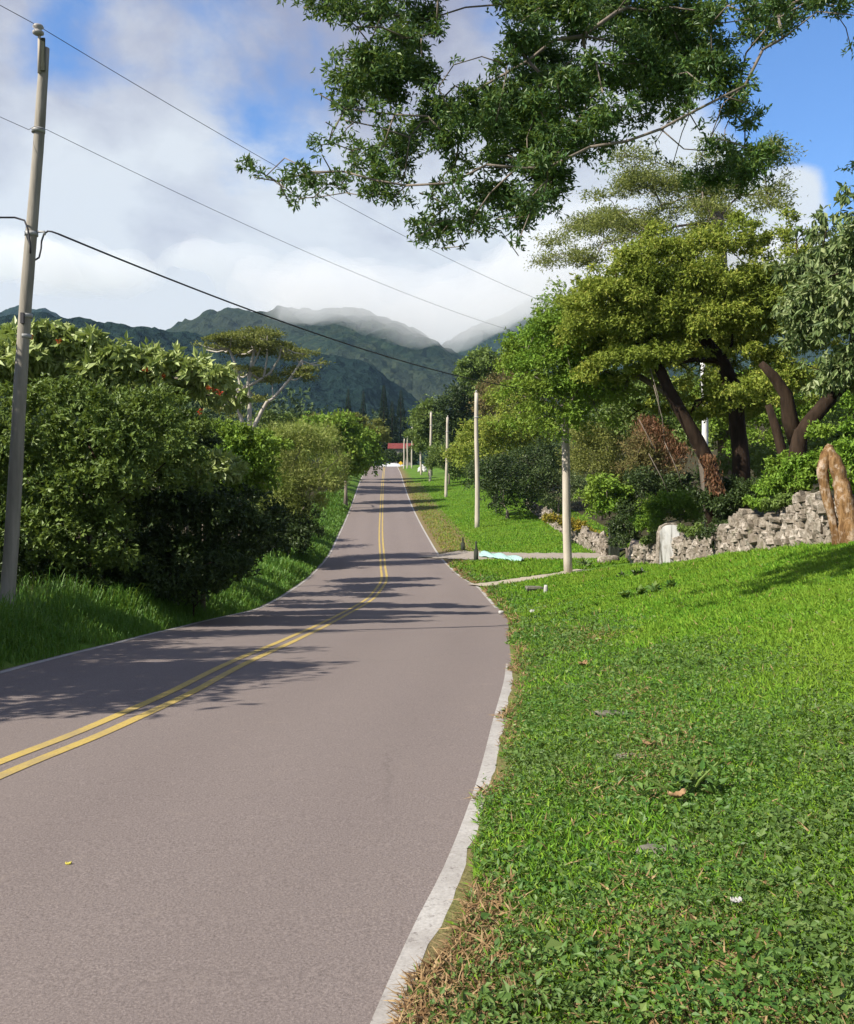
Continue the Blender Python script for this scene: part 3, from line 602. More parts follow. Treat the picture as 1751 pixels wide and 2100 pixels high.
def conifer(x, ytop, ybase, Y, wpx, label, n=2200, flat=1):
    b0 = P(x, ybase, Y); b0[2] = float(Z(b0[0], Y)); top = P(x, ytop, Y); h = top[2] - b0[2]; w = wpx * Y / F
    root = empty('conifer', b0, label, 'tree', 'conifers at the far end of the road')
    mb = MB(); mb.tube([b0, b0 + [0, 0, h * .5], top], [.3, .2, .03], 7); mb.build('trunk', M['bark_dark'], root, True, b0)
    s = rng.random(n) ** .8; a = rng.random(n) * 6.283; lay = .55 + .45 * np.abs(np.sin(s * h * 1.3))
    r = w * 1.25 * (1 - s) ** 1.05 * lay * rng.uniform(.5, 1, n) + .15
    c = np.stack([b0[0] + r * np.cos(a), b0[1] + r * np.sin(a), b0[2] + h * (.12 + .88 * s)], 1)
    ax = norm(np.stack([np.cos(a), np.sin(a), rng.uniform(-.6, .1, n)], 1))
    V = leaf_geo(c, ax, norm(rng.normal(size=(n, 3)) * .3 + [0, 0, 1]), rng.uniform(.6, 1.2, n) * (1.15 - s), rng.uniform(.25, .45, n) * (1.2 - s))
    mesh_obj('crown', V, quads(n), M['conifer'], root, origin=b0)
conifer(787, 790, 945, 205, 15, 'tallest dark conifer standing at the crest where the road ends', 3600)
conifer(714, 797, 940, 225, 9, 'slim dark conifer standing apart, farthest from the road end')
conifer(745, 802, 940, 230, 9, 'slim dark conifer between two others on the forest skyline')
conifer(822, 800, 940, 235, 18, 'broad dark conifer behind the red-roofed house', 3200)
conifer(804, 822, 940, 222, 12, 'shorter dark conifer next to the tallest one at the crest')

# ---------- far side lawn: trees and bushes
b = px_blobs([(868,862,24),(888,848,26),(905,868,22),(862,888,20),(885,892,26),(905,905,22),(872,915,18)], 132, 8, 1)
plant('roadside_tree', 'rounded green tree behind the row of poles, light at the top', 'tree', b, 8000, .42, .2, M['mid'], r0=.25, bpts=30, ros=2)
b = px_blobs([(930,835,30),(948,868,30),(925,880,26),(950,808,24),(960,840,26),(935,905,26)], 124, 8, 1)
plant('roadside_tree', 'dark dense tree between the rounded green tree and the hillside', 'tree', b, 7500, .42, .2, M['dark'], r0=.25, bpts=30, ros=2)
b = px_blobs([(985,742,26),(965,756,22),(1010,755,26),(1003,778,26),(972,782,22),(990,805,24),(950,752,12)], 118, 7, 1)
plant('hillside_tree', 'round crowned tree standing highest on the hillside below the mountain gap', 'tree', b, 7500, .42, .2, M['mid'], r0=.25, bpts=30, ros=2)
b = px_blobs([(1040,790,36),(1072,800,36),(1020,828,36),(1060,850,38),(1003,848,28),(1090,770,30),(1100,820,36),(1065,748,30),(1105,722,34),(1130,700,34)], 98, 7, 1)
plant('shrub', 'rusty brown scrub on the slope behind the poles', 'shrub', b, 9000, .3, .14, M['brownish'], r0=.15, part=('foliage', 'stem'), bpts=30)
b = px_blobs([(1000,888,36),(962,900,32),(935,925,26),(1040,885,40),(1080,870,44),(1100,915,40),(1030,930,38),(985,945,32),(1060,820,30)], 80, 6, 1)
plant('roadside_tree', 'yellow-green bushy tree behind the tall slender pole', 'tree', b, 14000, .27, .13, M['umbrella'], r0=.18, bpts=40, ros=2, sub=10)
b = px_blobs([(1000,975,36),(1050,975,42),(1100,995,38),(1020,1008,32),(1080,1025,32),(1140,955,40),(980,1005,24),(1110,940,34),(1000,1035,18),(1040,1045,20),(1075,1050,18),(1025,1040,20),(985,1028,14)], 67, 4, 1)
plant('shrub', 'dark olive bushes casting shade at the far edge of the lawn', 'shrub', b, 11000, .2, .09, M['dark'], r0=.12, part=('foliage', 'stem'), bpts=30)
b = px_blobs([(900,950,20),(925,962,20),(948,952,22),(880,958,14),(965,970,18),(905,930,20)], 108, 5, 1)
plant('shrub', 'low light green bushes along the far end of the lawn', 'shrub', b, 4500, .3, .14, M['mid'], r0=.1, part=('foliage', 'stem'), bpts=20)

b = px_blobs([(1132,680,46),(1108,740,44),(1160,730,50),(1185,655,46),(1115,800,42),(1150,850,40),(1098,850,36),(1190,790,48),(1215,720,50),(1180,850,30),(1130,890,26),(1225,800,40),(1082,800,32),(1070,870,26),(1105,690,34),(1150,610,30),(1260,830,34),(1240,870,26)], 33.5, 2.5, 1)
plant('leafy_tree', 'bright green tree whose leaves hide the top of the nearest roadside pole', 'tree', b, 24000, .13, .06, M['bright'], r0=.14, trunk=gtrunk([(1462, 1000), (1440, 940), (1400, 860), (1360, 800), (1290, 760)], 33), bpts=90, ros=3, sub=11)
um = [(1250,560,46),(1310,530,46),(1380,515,46),(1450,508,46),(1520,515,46),(1590,510,46),(1640,530,42),(1210,620,46),(1270,620,52),(1340,600,56),(1420,590,56),(1500,590,56),(1580,590,56),(1640,600,46),(1240,680,46),(1310,680,52),(1390,670,56),(1470,665,56),(1550,670,56),(1620,680,46),(1290,740,40),(1360,735,44),(1440,728,40),(1530,735,40),(1590,745,40),(1250,750,36),(1345,760,26),(1420,772,26),(1480,775,34),(1490,805,30),(1560,790,40),(1635,775,42),(1410,800,24),(1685,700,38),(1690,620,40),(1700,555,38),(1660,495,36),(1550,640,60),(1300,640,50),(1660,560,44),(1690,770,36),(1640,825,34),(1580,830,36),(1520,830,30),(1460,815,26),(1380,820,22),(1720,640,40),(1715,560,34),(1610,455,30),(1530,470,34),(1350,480,30),(1200,680,40),(1190,590,30)]
b = px_blobs(um, 29.5, 6, 2)
plant('umbrella_tree', 'broad yellow-green umbrella-crowned tree on a thick straight dark trunk above the stone wall', 'tree', b, 165000, .11, .054, M['umbrella'], 'bark_dark', gtrunk([(1521, 1010), (1519, 940), (1512, 870), (1508, 800), (1480, 740), (1440, 690)], 30.5), .25, bpts=160, tip=.016, ros=3, sub=9, flat=.8, spread=.36)
b = px_blobs([(1320,705,30),(1290,690,30),(1345,690,28),(1270,720,26),(1330,735,24)], 30, 2, 1)
lt = plant('leaning_tree', 'slanting dark tree with rusty dead creeper hanging from its trunk', 'tree', b, 5000, .115, .055, M['umbrella'], 'bark_dark', gtrunk([(1470, 1005), (1459, 962), (1430, 905), (1400, 850), (1372, 800), (1337, 723)], 29.5), .22, bpts=20, ros=3)
def creeper():
    n = 2600; k = rng.random(n); x = 1318 + 85 * k + rng.normal(size=n) * 10; y = 845 + 75 * k + np.abs(rng.normal(size=n)) * 16
    c = np.stack([(x - CX) * 29.2 / F, 29.2 + rng.normal(size=n) * .18, EYE + (HOR - y) * 29.2 / F], 1)
    V = leaf_geo(c, norm(rng.normal(size=(n, 3)) * .5 + [0, 0, -1]), norm(rng.normal(size=(n, 3))), rng.uniform(.08, .2, n), rng.uniform(.015, .03, n))
    n2 = 900; k = rng.random(n2); x = 1450 + 22 * k + rng.normal(size=n2) * 7; y = 930 + 80 * k
    c2 = np.stack([(x - CX) * 29.0 / F, 29.0 + rng.normal(size=n2) * .1, EYE + (HOR - y) * 29.0 / F], 1)
    V2 = leaf_geo(c2, norm(rng.normal(size=(n2, 3)) * .4 + [0, 0, -1]), norm(rng.normal(size=(n2, 3))), rng.uniform(.1, .2, n2), rng.uniform(.02, .035, n2))
    V = np.concatenate([V, V2])
    mesh_obj('creeper', V, quads(n + n2), M['vine'], lt, origin=lt.location)
    mb = MB()
    for a, c in (((1333, 755), (1352, 850)), ((1340, 790), (1362, 905)), ((1310, 860), (1345, 930)), ((1362, 905), (1400, 1000)), ((1330, 930), (1370, 1010))):
        p, q = P(*a, 28.9), P(*c, 28.9); mb.tube([p, (p + q) / 2 + [.1, 0, -.15], q], .012, 5)
    mb.build('hanging_root', M['bark_grey'], lt, True, lt.location)
creeper()
b = px_blobs([(1705,455,26),(1735,440,40),(1695,520,28),(1735,530,42),(1700,600,42),(1750,610,46),(1705,670,26),(1738,690,42),(1760,760,40),(1712,745,24),(1800,500,70),(1810,640,70),(1850,560,80),(1790,740,50)], 21.5, 2.0, 1)
plant('drooping_tree', 'tree with long hanging grey-green leaves on a forked dark trunk behind the logs', 'tree', b, 17000, .21, .075, M['greygreen'], 'bark_dark', gtrunk([(1640, 985), (1636, 935), (1640, 890), (1690, 830), (1735, 780), (1745, 720)], 24.5), .21, bpts=70, droop=1.0, ros=3, sub=9, upn=.1)
mb = MB(); fp = T([(1637, 915), (1618, 860), (1612, 810), (1585, 770), (1560, 745)], 24.6); mb.tube(fp, [.2, .19, .17, .13, .08], 9, wob=.05)
fork = [o for o in bpy.data.objects if o.name == 'drooping_tree'][0]; mb.build('limb', M['bark_dark'], fork, True, fork.location)
b = px_blobs([(1150,482,34),(1190,440,30),(1230,400,30),(1275,352,34),(1330,340,38),(1390,350,34),(1300,400,38),(1370,410,42),(1440,398,40),(1500,380,40),(1550,352,34),(1580,290,24),(1520,310,26),(1560,420,34),(1250,468,34),(1350,455,34),(1180,502,22),(1600,420,20),(1130,500,16),(1450,340,26),(1210,480,26),(1480,440,30),(1420,460,30),(1530,450,30),(1300,440,34),(1270,400,26),(1460,290,24),(1350,300,24),(1590,380,20)], 50, 7, 1, 3)
plant('tall_tree', 'tall open tree with pale layered foliage rising behind the umbrella tree', 'tree', b, 22000, .17, .065, M['paleolive'], 'bark_grey', gtrunk([(1490, 990), (1485, 700), (1477, 500), (1473, 450), (1457, 423)], 52), .34, bpts=110, flat=.62, spread=.6, upn=.8, tip=.02)
b = px_blobs([(1320,810,44),(1400,820,44),(1480,835,46),(1350,885,44),(1420,905,44),(1285,850,46),(1480,905,36),(1260,790,40)], 52, 5, 1)
plant('background_tree', 'leafy green tree seen between the leaning trunk and the slender pole', 'tree', b, 15000, .2, .1, M['mid'], r0=.2, bpts=40, ros=2, sub=10)
b = px_blobs([(1550,855,50),(1620,860,50),(1700,850,50),(1560,925,40),(1720,900,50),(1650,800,50),(1740,820,46),(1560,800,46),(1790,850,60)], 46, 5, 1)
plant('background_tree', 'sunlit yellow-green tree seen between the dark trunks above the wall', 'tree', b, 16000, .19, .09, M['bright'], r0=.2, bpts=40, ros=2, sub=10)
mb = MB(); wp = gtrunk([(1449, 1010), (1446, 955), (1446, 850), (1442, 770), (1440, 690)], 40); wroot = empty('pale_tree', wp[0], 'slender white-barked tree behind the leaning trunk', 'tree')
mb.tube(wp, [.16, .13, .12, .11, .08], 9, wob=.06); mb.build('trunk', M['bark_white'], wroot, True, wp[0])
b = px_blobs([(1435, 690, 30), (1460, 700, 24)], 40.5, 1, 1); V, _ = crown_leaves(b, 1500, .15, .07); mesh_obj('crown', V, quads(len(V) // 4), M['mid'], wroot, origin=wp[0])
mb = MB(); dp = gtrunk([(1612, 985), (1605, 930), (1592, 880), (1575, 830)], 26); droot = empty('slim_tree', dp[0], 'slim dark curved tree between the straight trunk and the forked one', 'tree')
mb.tube(dp, [.16, .14, .12, .09], 9, wob=.06); mb.build('trunk', M['bark_dark'], droot, True, dp[0])
b = px_blobs([(1575, 800, 30), (1600, 790, 28), (1550, 790, 26)], 26, 1, 1); V, _ = crown_leaves(b, 2500, .12, .055, ros=2); mesh_obj('crown', V, quads(len(V) // 4), M['umbrella'], droot, origin=dp[0])

sp = ('foliage', 'stem')
b = px_blobs([(1130,980,26),(1168,1000,32),(1150,1030,28),(1120,1020,22),(1190,1020,22)], 67, 3, 1)
plant('shrub', 'grey-green feathery shrub directly behind the thick pole', 'shrub', b, 5500, .16, .06, M['greygreen'], r0=.08, part=sp, bpts=20)
b = px_blobs([(1200,900,36),(1240,915,42),(1280,945,36),(1222,965,42),(1262,990,36),(1190,940,32),(1300,1000,26)], 58, 4, 1)
plant('shrub', 'large olive shrub above the low receding wall', 'shrub', b, 11000, .16, .07, M['olive'], r0=.1, part=sp, bpts=30)
b = px_blobs([(1330,930,36),(1352,958,32),(1312,955,26),(1375,965,24)], 45, 3, 1)
plant('shrub', 'dry brown shrub below the hanging creeper', 'shrub', b, 5000, .15, .06, M['brownish'], r0=.08, part=sp, bpts=20)
b = px_blobs([(1330,1000,34),(1370,1005,34),(1410,1000,32),(1290,1030,30),(1440,990,26)], 43, 3, 1)
plant('shrub', 'dark shaded bush under the dry brown shrub', 'shrub', b, 6000, .15, .07, M['dark'], r0=.08, part=sp, bpts=20)
b = px_blobs([(1215,1025,20),(1245,1005,24),(1275,1018,22),(1255,1045,20),(1230,1052,18),(1280,1045,14)], 42.5, .8, 1)
plant('sapling', 'small yellow-green sapling growing at the end of the low wall', 'sapling', b, 2600, .19, .09, M['bright'], 'bark_grey', gtrunk([(1252, 1140), (1253, 1090), (1248, 1040)], 43), .04, part=('crown', 'trunk'), bpts=15, ros=3)
b = px_blobs([(1560,960,34),(1620,945,34),(1690,930,38),(1500,965,30),(1740,900,40),(1590,985,26)], 36, 2, 1)
plant('shrub', 'bushes filling the gap between the dark trunks on top of the bank', 'shrub', b, 8000, .15, .07, M['mid'], 'bark_dark', r0=.04, part=sp, bpts=14, ros=3)
b = px_blobs([(1290,1080,24),(1310,1062,22),(1285,1105,20),(1302,1108,18),(1275,1120,14)], 40, 1, 1)
plant('shrub', 'dark green bush beside the gap in the stone wall', 'shrub', b, 3600, .12, .06, M['dark'], r0=.05, part=sp, bpts=12, ros=3)
b = px_blobs([(1340,1062,30),(1378,1040,26),(1420,1038,26),(1458,1045,24),(1352,1090,22),(1440,1062,20),(1400,1060,20)], 36.8, 1.5, 1)
plant('creeper', 'mid green creeper spilling over the bank behind the whitewashed stones', 'creeper', b, 9000, .11, .06, M['bright'], r0=.04, part=sp, bpts=16, ros=3)
b = px_blobs([(1490,1040,26),(1530,1022,26),(1500,1065,18),(1562,1010,22),(1475,1075,14),(1590,1015,16)], 28.2, 1.3, 1)
plant('creeper', 'dark glossy creeper draped over the wall below the straight trunk', 'creeper', b, 6500, .1, .055, M['dark'], r0=.04, part=sp, bpts=14, ros=3)
b = px_blobs([(1600,1002,24),(1640,972,30),(1668,990,22),(1625,1000,22),(1660,950,22)], 23.6, 1.3, 1)
plant('shrub', 'fresh green bush on top of the wall next to the logs', 'shrub', b, 5500, .1, .05, M['bright'], r0=.05, part=sp, bpts=14, ros=3)
b = px_blobs([(1740,940,34),(1760,1000,30),(1790,950,50),(1735,985,22),(1745,890,26),(1800,1040,40)], 21.8, 1.2, 1)
plant('shrub', 'bright leafy bush directly behind the pair of logs', 'shrub', b, 6000, .12, .06, M['bright'], r0=.05, part=sp, bpts=14, ros=3)
b = px_blobs([(1140,1068,11),(1165,1078,12),(1190,1086,12),(1218,1098,12),(1120,1062,9),(1235,1108,10)], 51, 1.5, 1)
plant('flower_bed', 'low yellow-flowered plants along the top of the receding wall', 'plant', b, 2600, .12, .07, M['yellow'], r0=.03, part=sp, bpts=8)
for (px, py, Y, lab, mt) in (([(1560,1036,11),(1578,1034,12),(1590,1042,10)], 0, 24.2, 'leafy creeper over the highest part of the wall', 'bright'), ([(1335,1110,10),(1350,1105,12),(1365,1112,9)], 0, 35.2, 'creeper between the dark boulder and the whitewashed pillar', 'mid'), ([(1600,1032,12),(1625,1030,14),(1650,1036,11)], 0, 23.2, 'short creeper hanging over the top of the wall near the logs', 'mid'), ([(1470,1090,13),(1455,1098,12),(1500,1092,16),(1515,1110,14),(1490,1118,12)], 0, 27.6, 'dark creeper hanging down the wall face between its two pale stretches', 'dark'), ([(1420,1092,10),(1440,1090,12)], 0, 30.5, 'small creeper on the wall just beyond the whitewashed pillar', 'mid')):
    b = px_blobs(px, Y, .3, 1, .1); b[:, 0] -= .12
    plant('creeper', lab, 'creeper', b, 1500, .08, .045, M[mt], 'bark_dark', trunk=[[wallX(Y), Y, b[:, 2].max() - .1], [wallX(Y) - .1, Y, b[:, 2].max() + .02], [b[0, 0], Y, b[0, 2]]], r0=.015, part=sp, bpts=6, ros=3, droop=.6)
# trees beyond the picture's edge that shade the near road
for (x, y, lab) in ((-8.9, 13.9, 'leafy roadside tree shading the bend, beyond the leaning pole'), (-8.3, 9.6, 'leafy roadside tree shading the bend, across from the thick white line'), (-8.0, 7.4, 'leafy roadside tree shading the bend, nearest the camera')):
    z = float(Z(x, y)); hh = rng.random(30); rr = 1.15 * (1 - hh ** 2 * .75)
    bb = np.stack([np.minimum(x + rng.normal(size=30) * rr * .7, -.44 * y - 1.6), y + rng.normal(size=30) * rr * .75, z + .7 + hh * 4.5, .45 + .5 * rr * rng.random(30)], 1)
    plant('roadside_tree', lab, 'tree', bb, 8000, .16, .07, M['mid'], trunk=[[x, y, z - .1], [x, y, z + 1.5], [x + .1, y, z + 3.5]], r0=.12, bpts=40, ros=3)

# ---------- mid-distance forest that reads as one mass
def forest():
    bl = []
    for k in range(520):
        Y = rng.uniform(150, 430); X = rng.uniform(-.55, .42) * Y
        if -14 < X < 6 and Y < 245: continue
        if Y < 190 and X > -20: continue
        h = rng.uniform(8, 15) * (1 if X < 0 else .9) + (Y - 150) * .018; r = rng.uniform(2.4, 4.6); z = float(Z(X, Y))
        if X > 6: h *= .9
        for j in range(3): bl.append([X + rng.normal() * r * .5, Y + rng.normal() * r * .5, z + h * (.35 + .27 * j), r * (1 - .15 * j)])
    V, sc = crown_leaves(np.array(bl), 64000, 1.25, .7, sub=6, spread=.4, shell=.75)
    tag(mesh_obj('forest', V, quads(len(V) // 4), M['forest']), kind='stuff')
forest()

# ---------- mountains
def hill(name, pts, D, run, cols, canopy, step, seed, foot=-14, ext=1.35):
    a = np.array(pts, float); f = pchip((a[:, 0] - CX) * D / F, EYE + (HOR - a[:, 1]) * D / F)
    x0, x1 = (a[0, 0] - CX) * D / F, (a[-1, 0] - CX) * D / F
    X = np.arange(x0, x1, step); v = np.arange(0, ext, step / run)
    G, Vv = np.meshgrid(X, v)
    zr = f(G); sp = fbm(G / (run * .35) + seed, Vv * 1.2 + seed, 4, seed) - .45
    up = np.clip(Vv, 0, 1); bk = np.clip(Vv - 1, 0, 1)
    prof = up ** .9 - bk * .9
    z = foot + (zr - foot) * prof
    z = z + sp * run * .34 * np.sin(np.clip(Vv, 0, 1) * math.pi) ** 1.0
    can = fbm(G / canopy, Vv * run / canopy, 3, seed + 9); z = z + (can - .5) * canopy * 1.25
    Y = D - run * (1 - Vv) + sp * run * .25 * (Vv < 1) * np.sin(np.clip(Vv, 0, 1) * math.pi)
    V = np.stack([G, Y, z], -1).reshape(-1, 3); nx = len(X); i = (np.arange(len(v) - 1)[:, None] * nx + np.arange(nx - 1)[None]).ravel()
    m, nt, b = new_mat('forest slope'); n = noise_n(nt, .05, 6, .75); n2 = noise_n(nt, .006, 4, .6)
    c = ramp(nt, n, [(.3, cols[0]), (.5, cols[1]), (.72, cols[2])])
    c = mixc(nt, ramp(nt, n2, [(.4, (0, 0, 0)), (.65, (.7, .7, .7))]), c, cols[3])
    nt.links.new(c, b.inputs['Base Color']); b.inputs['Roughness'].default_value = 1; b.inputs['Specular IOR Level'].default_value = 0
    bump(nt, b, noise_n(nt, .09, 4, .7), 1, 6)
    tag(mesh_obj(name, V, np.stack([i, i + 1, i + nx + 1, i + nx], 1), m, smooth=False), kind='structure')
hill('hill', [(-700, 720), (-200, 700), (60, 694), (176, 677), (240, 677), (300, 683), (352, 675), (406, 682), (485, 694), (589, 711), (667, 723), (758, 744), (787, 768), (818, 792), (850, 815), (900, 850), (980, 900)], 800, 420, [(.008, .017, .016), (.013, .026, .022), (.022, .038, .028), (.009, .02, .021)], 9, 3.2, 3)  # cloud shade on this front ridge is put into its darker forest colours
hill('mountain', [(-400, 900), (100, 760), (260, 700), (340, 674), (380, 656), (430, 637), (480, 633), (520, 636), (580, 630), (640, 632), (700, 628), (760, 640), (820, 660), (900, 706), (960, 735), (1050, 765), (1200, 800), (1500, 850)], 1400, 620, [(.008, .018, .015), (.019, .034, .021), (.058, .072, .038), (.034, .042, .030)], 14, 5, 11)
hill('mountain', [(650, 800), (820, 735), (900, 716), (930, 694), (980, 664), (1040, 640), (1100, 610), (1200, 590), (1500, 520), (2200, 480)], 2000, 800, [(.009, .02, .017), (.018, .034, .025), (.036, .054, .034), (.016, .03, .027)], 18, 8, 23)
hill('mountain', [(-900, 690), (-300, 650), (0, 638), (50, 627), (90, 630), (130, 650), (180, 674), (240, 700), (400, 760), (600, 800)], 1800, 700, [(.009, .02, .017), (.018, .034, .025), (.036, .054, .034), (.016, .03, .027)], 16, 8, 31)

# ---------- ground cover
def ground_scatter(n, tmin, tmax, ylo, yhi, keep=None):
    Y = np.exp(rng.uniform(math.log(ylo), math.log(yhi), n)); lim = .47 * Y + .6
    r = XR(Y); X = r + tmin + (np.minimum(lim, wallX(Y) - .1) - r - tmin) * rng.random(n)
    t = X - r; ok = (t < tmax) & (X > r + tmin)
    if keep is not None: ok &= keep(X, Y, t)
    X, Y = X[ok], Y[ok]; return X, Y, X - XR(Y)
def edge_ok(X, Y, t): return t > .08 + .34 * (fbm(X * .3 + 3, Y * 1.7, 3, 21) - .42)
def not_path(X, Y, t):
    p = (np.abs(Y - (35.3 + (X - 1.5) * .43)) < 1.0) & (Y > 33) & (Y < 39)
    d = (np.abs(Y - (50.3 - (X - .4) * .87)) < 1.9) & (Y > 40) & (Y < 54)
    return ~(p | d)
def dryness(X, Y, t):
    return np.clip(1.15 - t / np.interp(Y, [1.5, 3.2, 4.4, 6, 8, 14, 30], [.62, .5, .3, .17, .2, .3, .4]), 0, 1) * np.clip((fbm(X * 2.5, Y * 1.6, 3, 2) - .3) * 6, 0, 1)
def lushness(X, Y, t):                                # short bright lawn up the bank, broad-leaved cover near the verge
    return sstep((t - 1.2 - np.interp(Y, [3, 6, 12, 25], [.3, .0, -.3, -.8]) + 2.4 * (fbm(X * .5, Y * .35, 3, 8) - .45)) / 1.4)
def lawn():
    X, Y, t = ground_scatter(520000, -.25, 99, 1.8, 46, lambda X, Y, t: edge_ok(X, Y, t) & not_path(X, Y, t))
    lu = lushness(X, Y, t); dr = dryness(X, Y, t); u = rng.random(len(X))
    patch = fbm(X * .9, Y * .9, 3, 44)
    k = np.where(u < dr * .93, 2, np.where(rng.random(len(X)) < .3 + .68 * lu, 1, 0))
    strawy = (rng.random(len(X)) < .012 + .30 * np.exp(-((t - .95 - .25 * np.sin(Y * 1.1)) / .3) ** 2) * np.clip((patch - .38) * 5, 0, 1) * (Y < 16)); k = np.where(strawy, 2, k)
    thin = (k != 1) | (rng.random(len(X)) < .9)
    X, Y, t, k, lu, patch = [q[thin] for q in (X, Y, t, k, lu, patch)]
    Zg = Z(X, Y); sz = np.maximum(1, Y / 7.0) ** .85
    for code, name, mat in ((0, 'ground_cover', M['clover']), (1, 'grass', M['blade']), (2, 'dry_grass', M['straw'])):
        s = k == code; n = s.sum(); c = np.stack([X[s], Y[s], Zg[s]], 1); z_ = sz[s]
        if code == 0:
            hgt = rng.random(n) ** 1.4 * .17 * np.clip((patch[s] - .2) * 2.0, .12, 1.2) * (fbm(X[s] * 7, Y[s] * 7, 2, 91) + .25); c[:, 2] += hgt
            ax = norm(rng.normal(size=(n, 3)) * [1, 1, .5] + [0, 0, .2]); nr = norm(rng.normal(size=(n, 3)) * .6 + [0, 0, 1])
            L = rng.gamma(6, .0036, n) * z_ * (.7 + .7 * fbm(X[s] * 2, Y[s] * 2, 2, 93)); W = L * rng.uniform(.3, .75, n)
        elif code == 1:
            ax = norm(rng.normal(size=(n, 3)) * [.75, .75, .2] + [0, 0, .65]); nr = norm(rng.normal(size=(n, 3)) + [0, -.2, .3])
            L = rng.uniform(.028, .062, n) * z_ ** .8 * (.55 + 1.1 * fbm(X[s] * 2.2, Y[s] * 1.6, 3, 95)); W = rng.uniform(.006, .011, n) * z_ ** 1.15
        else:
            c[:, 2] += rng.random(n) * .02
            ax = norm(rng.normal(size=(n, 3)) * [1, 1, .3] + [0, 0, .25]); nr = norm(rng.normal(size=(n, 3)) * .5 + [0, 0, 1])
            L = rng.uniform(.03, .09, n) * z_ ** .8; W = rng.uniform(.004, .009, n) * z_
        V = leaf_geo(c, ax, nr, L, W, .1)
        tag(mesh_obj(name, V, quads(n), mat), kind='stuff')
lawn()
def far_lawn():
    n = 60000; Y = np.exp(rng.uniform(math.log(44), math.log(125), n)); r = XR(Y); X = r + .3 + (np.minimum(wallX(Y) + 2, .3 * Y) - r - .3) * rng.random(n)
    t = X - r; ok = not_path(X, Y, t); dry = (t < np.interp(Y, [44, 60, 120], [1.7, 1.9, 1.3])) & (rng.random(n) < .7); ok &= ~((t < 2.2) & (rng.random(n) < .45))
    for sel, nm, mat in ((ok & ~dry, 'grass', M['blade']), (ok & dry, 'dry_grass', M['drygrass'])):
        m = sel.sum(); c = np.stack([X[sel], Y[sel], Z(X[sel], Y[sel])], 1)
        ax = norm(rng.normal(size=(m, 3)) * [.7, .7, .2] + [0, 0, .8]); V = leaf_geo(c, ax, norm(rng.normal(size=(m, 3))), rng.uniform(.09, .16, m), rng.uniform(.035, .06, m))
        tag(mesh_obj(nm, V, quads(m), mat), kind='stuff')
far_lawn()
def blades(c, h, w, lean):
    n = len(c); a = rng.random(n) * 6.283; d = np.stack([np.cos(a), np.sin(a), np.zeros(n)], 1); s = np.stack([-d[:, 1], d[:, 0], d[:, 2]], 1) * w[:, None] / 2
    up = np.array([0, 0, 1.]); h = h[:, None]; l = lean[:, None]
    m1 = c + up * h * .5 + d * l * h * .2; m2 = c + up * h * .88 + d * l * h * .6; tp = c + up * h * (1 - .25 * l) + d * l * h
    V = np.stack([c - s, c + s, m1 - s * .9, m1 + s * .9, m2 - s * .6, m2 + s * .6, tp - s * .1, tp + s * .1], 1).reshape(-1, 3)
    b = (np.arange(n) * 8)[:, None]; q = np.concatenate([b + [0, 1, 3, 2], b + [2, 3, 5, 4], b + [4, 5, 7, 6]])
    return V, q
def tall_grass():
    n = 52000; Y = np.exp(rng.uniform(math.log(6), math.log(95), n)); t = rng.gamma(2.0, .5, n)
    X = XL(Y) + .1 - t; cl = fbm(X * 1.1, Y * .7, 3, 61); ok = (cl > .2) & (t > .02 + .15 * fbm(X, Y * 2, 2, 5)); X, Y, t, cl = X[ok], Y[ok], t[ok], cl[ok]
    h = (.12 + .55 * np.clip(t, 0, 1) * np.clip((cl - .25) * 2.4, .25, 1.2)) * rng.uniform(.5, 1.15, len(X))
    V, q = blades(np.stack([X, Y, Z(X, Y) - .02], 1), h, rng.uniform(.008, .018, len(X)) * np.maximum(1, Y / 16), rng.uniform(.2, .8, len(X)))
    tag(mesh_obj('tall_grass', V, q, M['tallgrass']), kind='stuff')
tall_grass()
def weeds(x, y, label, n, L, W, mat, spread, name='weed'):
    g = ground_at(x, y); root = empty(name, g, label, 'weed'); k = rng.integers(0, 6, n)
    cc = g + np.stack([rng.normal(size=6) * spread, rng.normal(size=6) * spread * .8, np.zeros(6)], 1)[k]; cc[:, 2] = Z(cc[:, 0], cc[:, 1]) + rng.random(n) * .12
    ax = norm(rng.normal(size=(n, 3)) * [1, 1, .4] + [0, 0, .5]); V = leaf_geo(cc, ax, norm(rng.normal(size=(n, 3)) * .3 + [0, 0, 1]), rng.uniform(.6, 1.2, n) * L, rng.uniform(.7, 1.2, n) * W)
    mesh_obj('leaves', V, quads(n), mat, root, origin=g)
    mb = MB()
    for q in range(6): p = cc[q % n]; mb.tube([g - [0, 0, .03], (g + p) / 2 + [0, 0, .03], p + [.02, .02, .05]], .006, 5)
    mb.build('stem', M['mid'], root, origin=g)
weeds(1345, 1218, 'patch of broad pale green weeds on the lawn in front of the whitewashed stones', 90, .22, .12, M['clover'], .3)
weeds(1283, 1188, 'small dark weed clump on the lawn near the foot of the thick pole', 60, .2, .1, M['dark'], .22)
weeds(1198, 1165, 'pale spiky plant beyond the thick pole', 26, .55, .09, M['greygreen'], .05)
weeds(1405, 1640, 'dark green leafy weed beside the curled brown leaf', 80, .07, .035, M['clover'], .07)

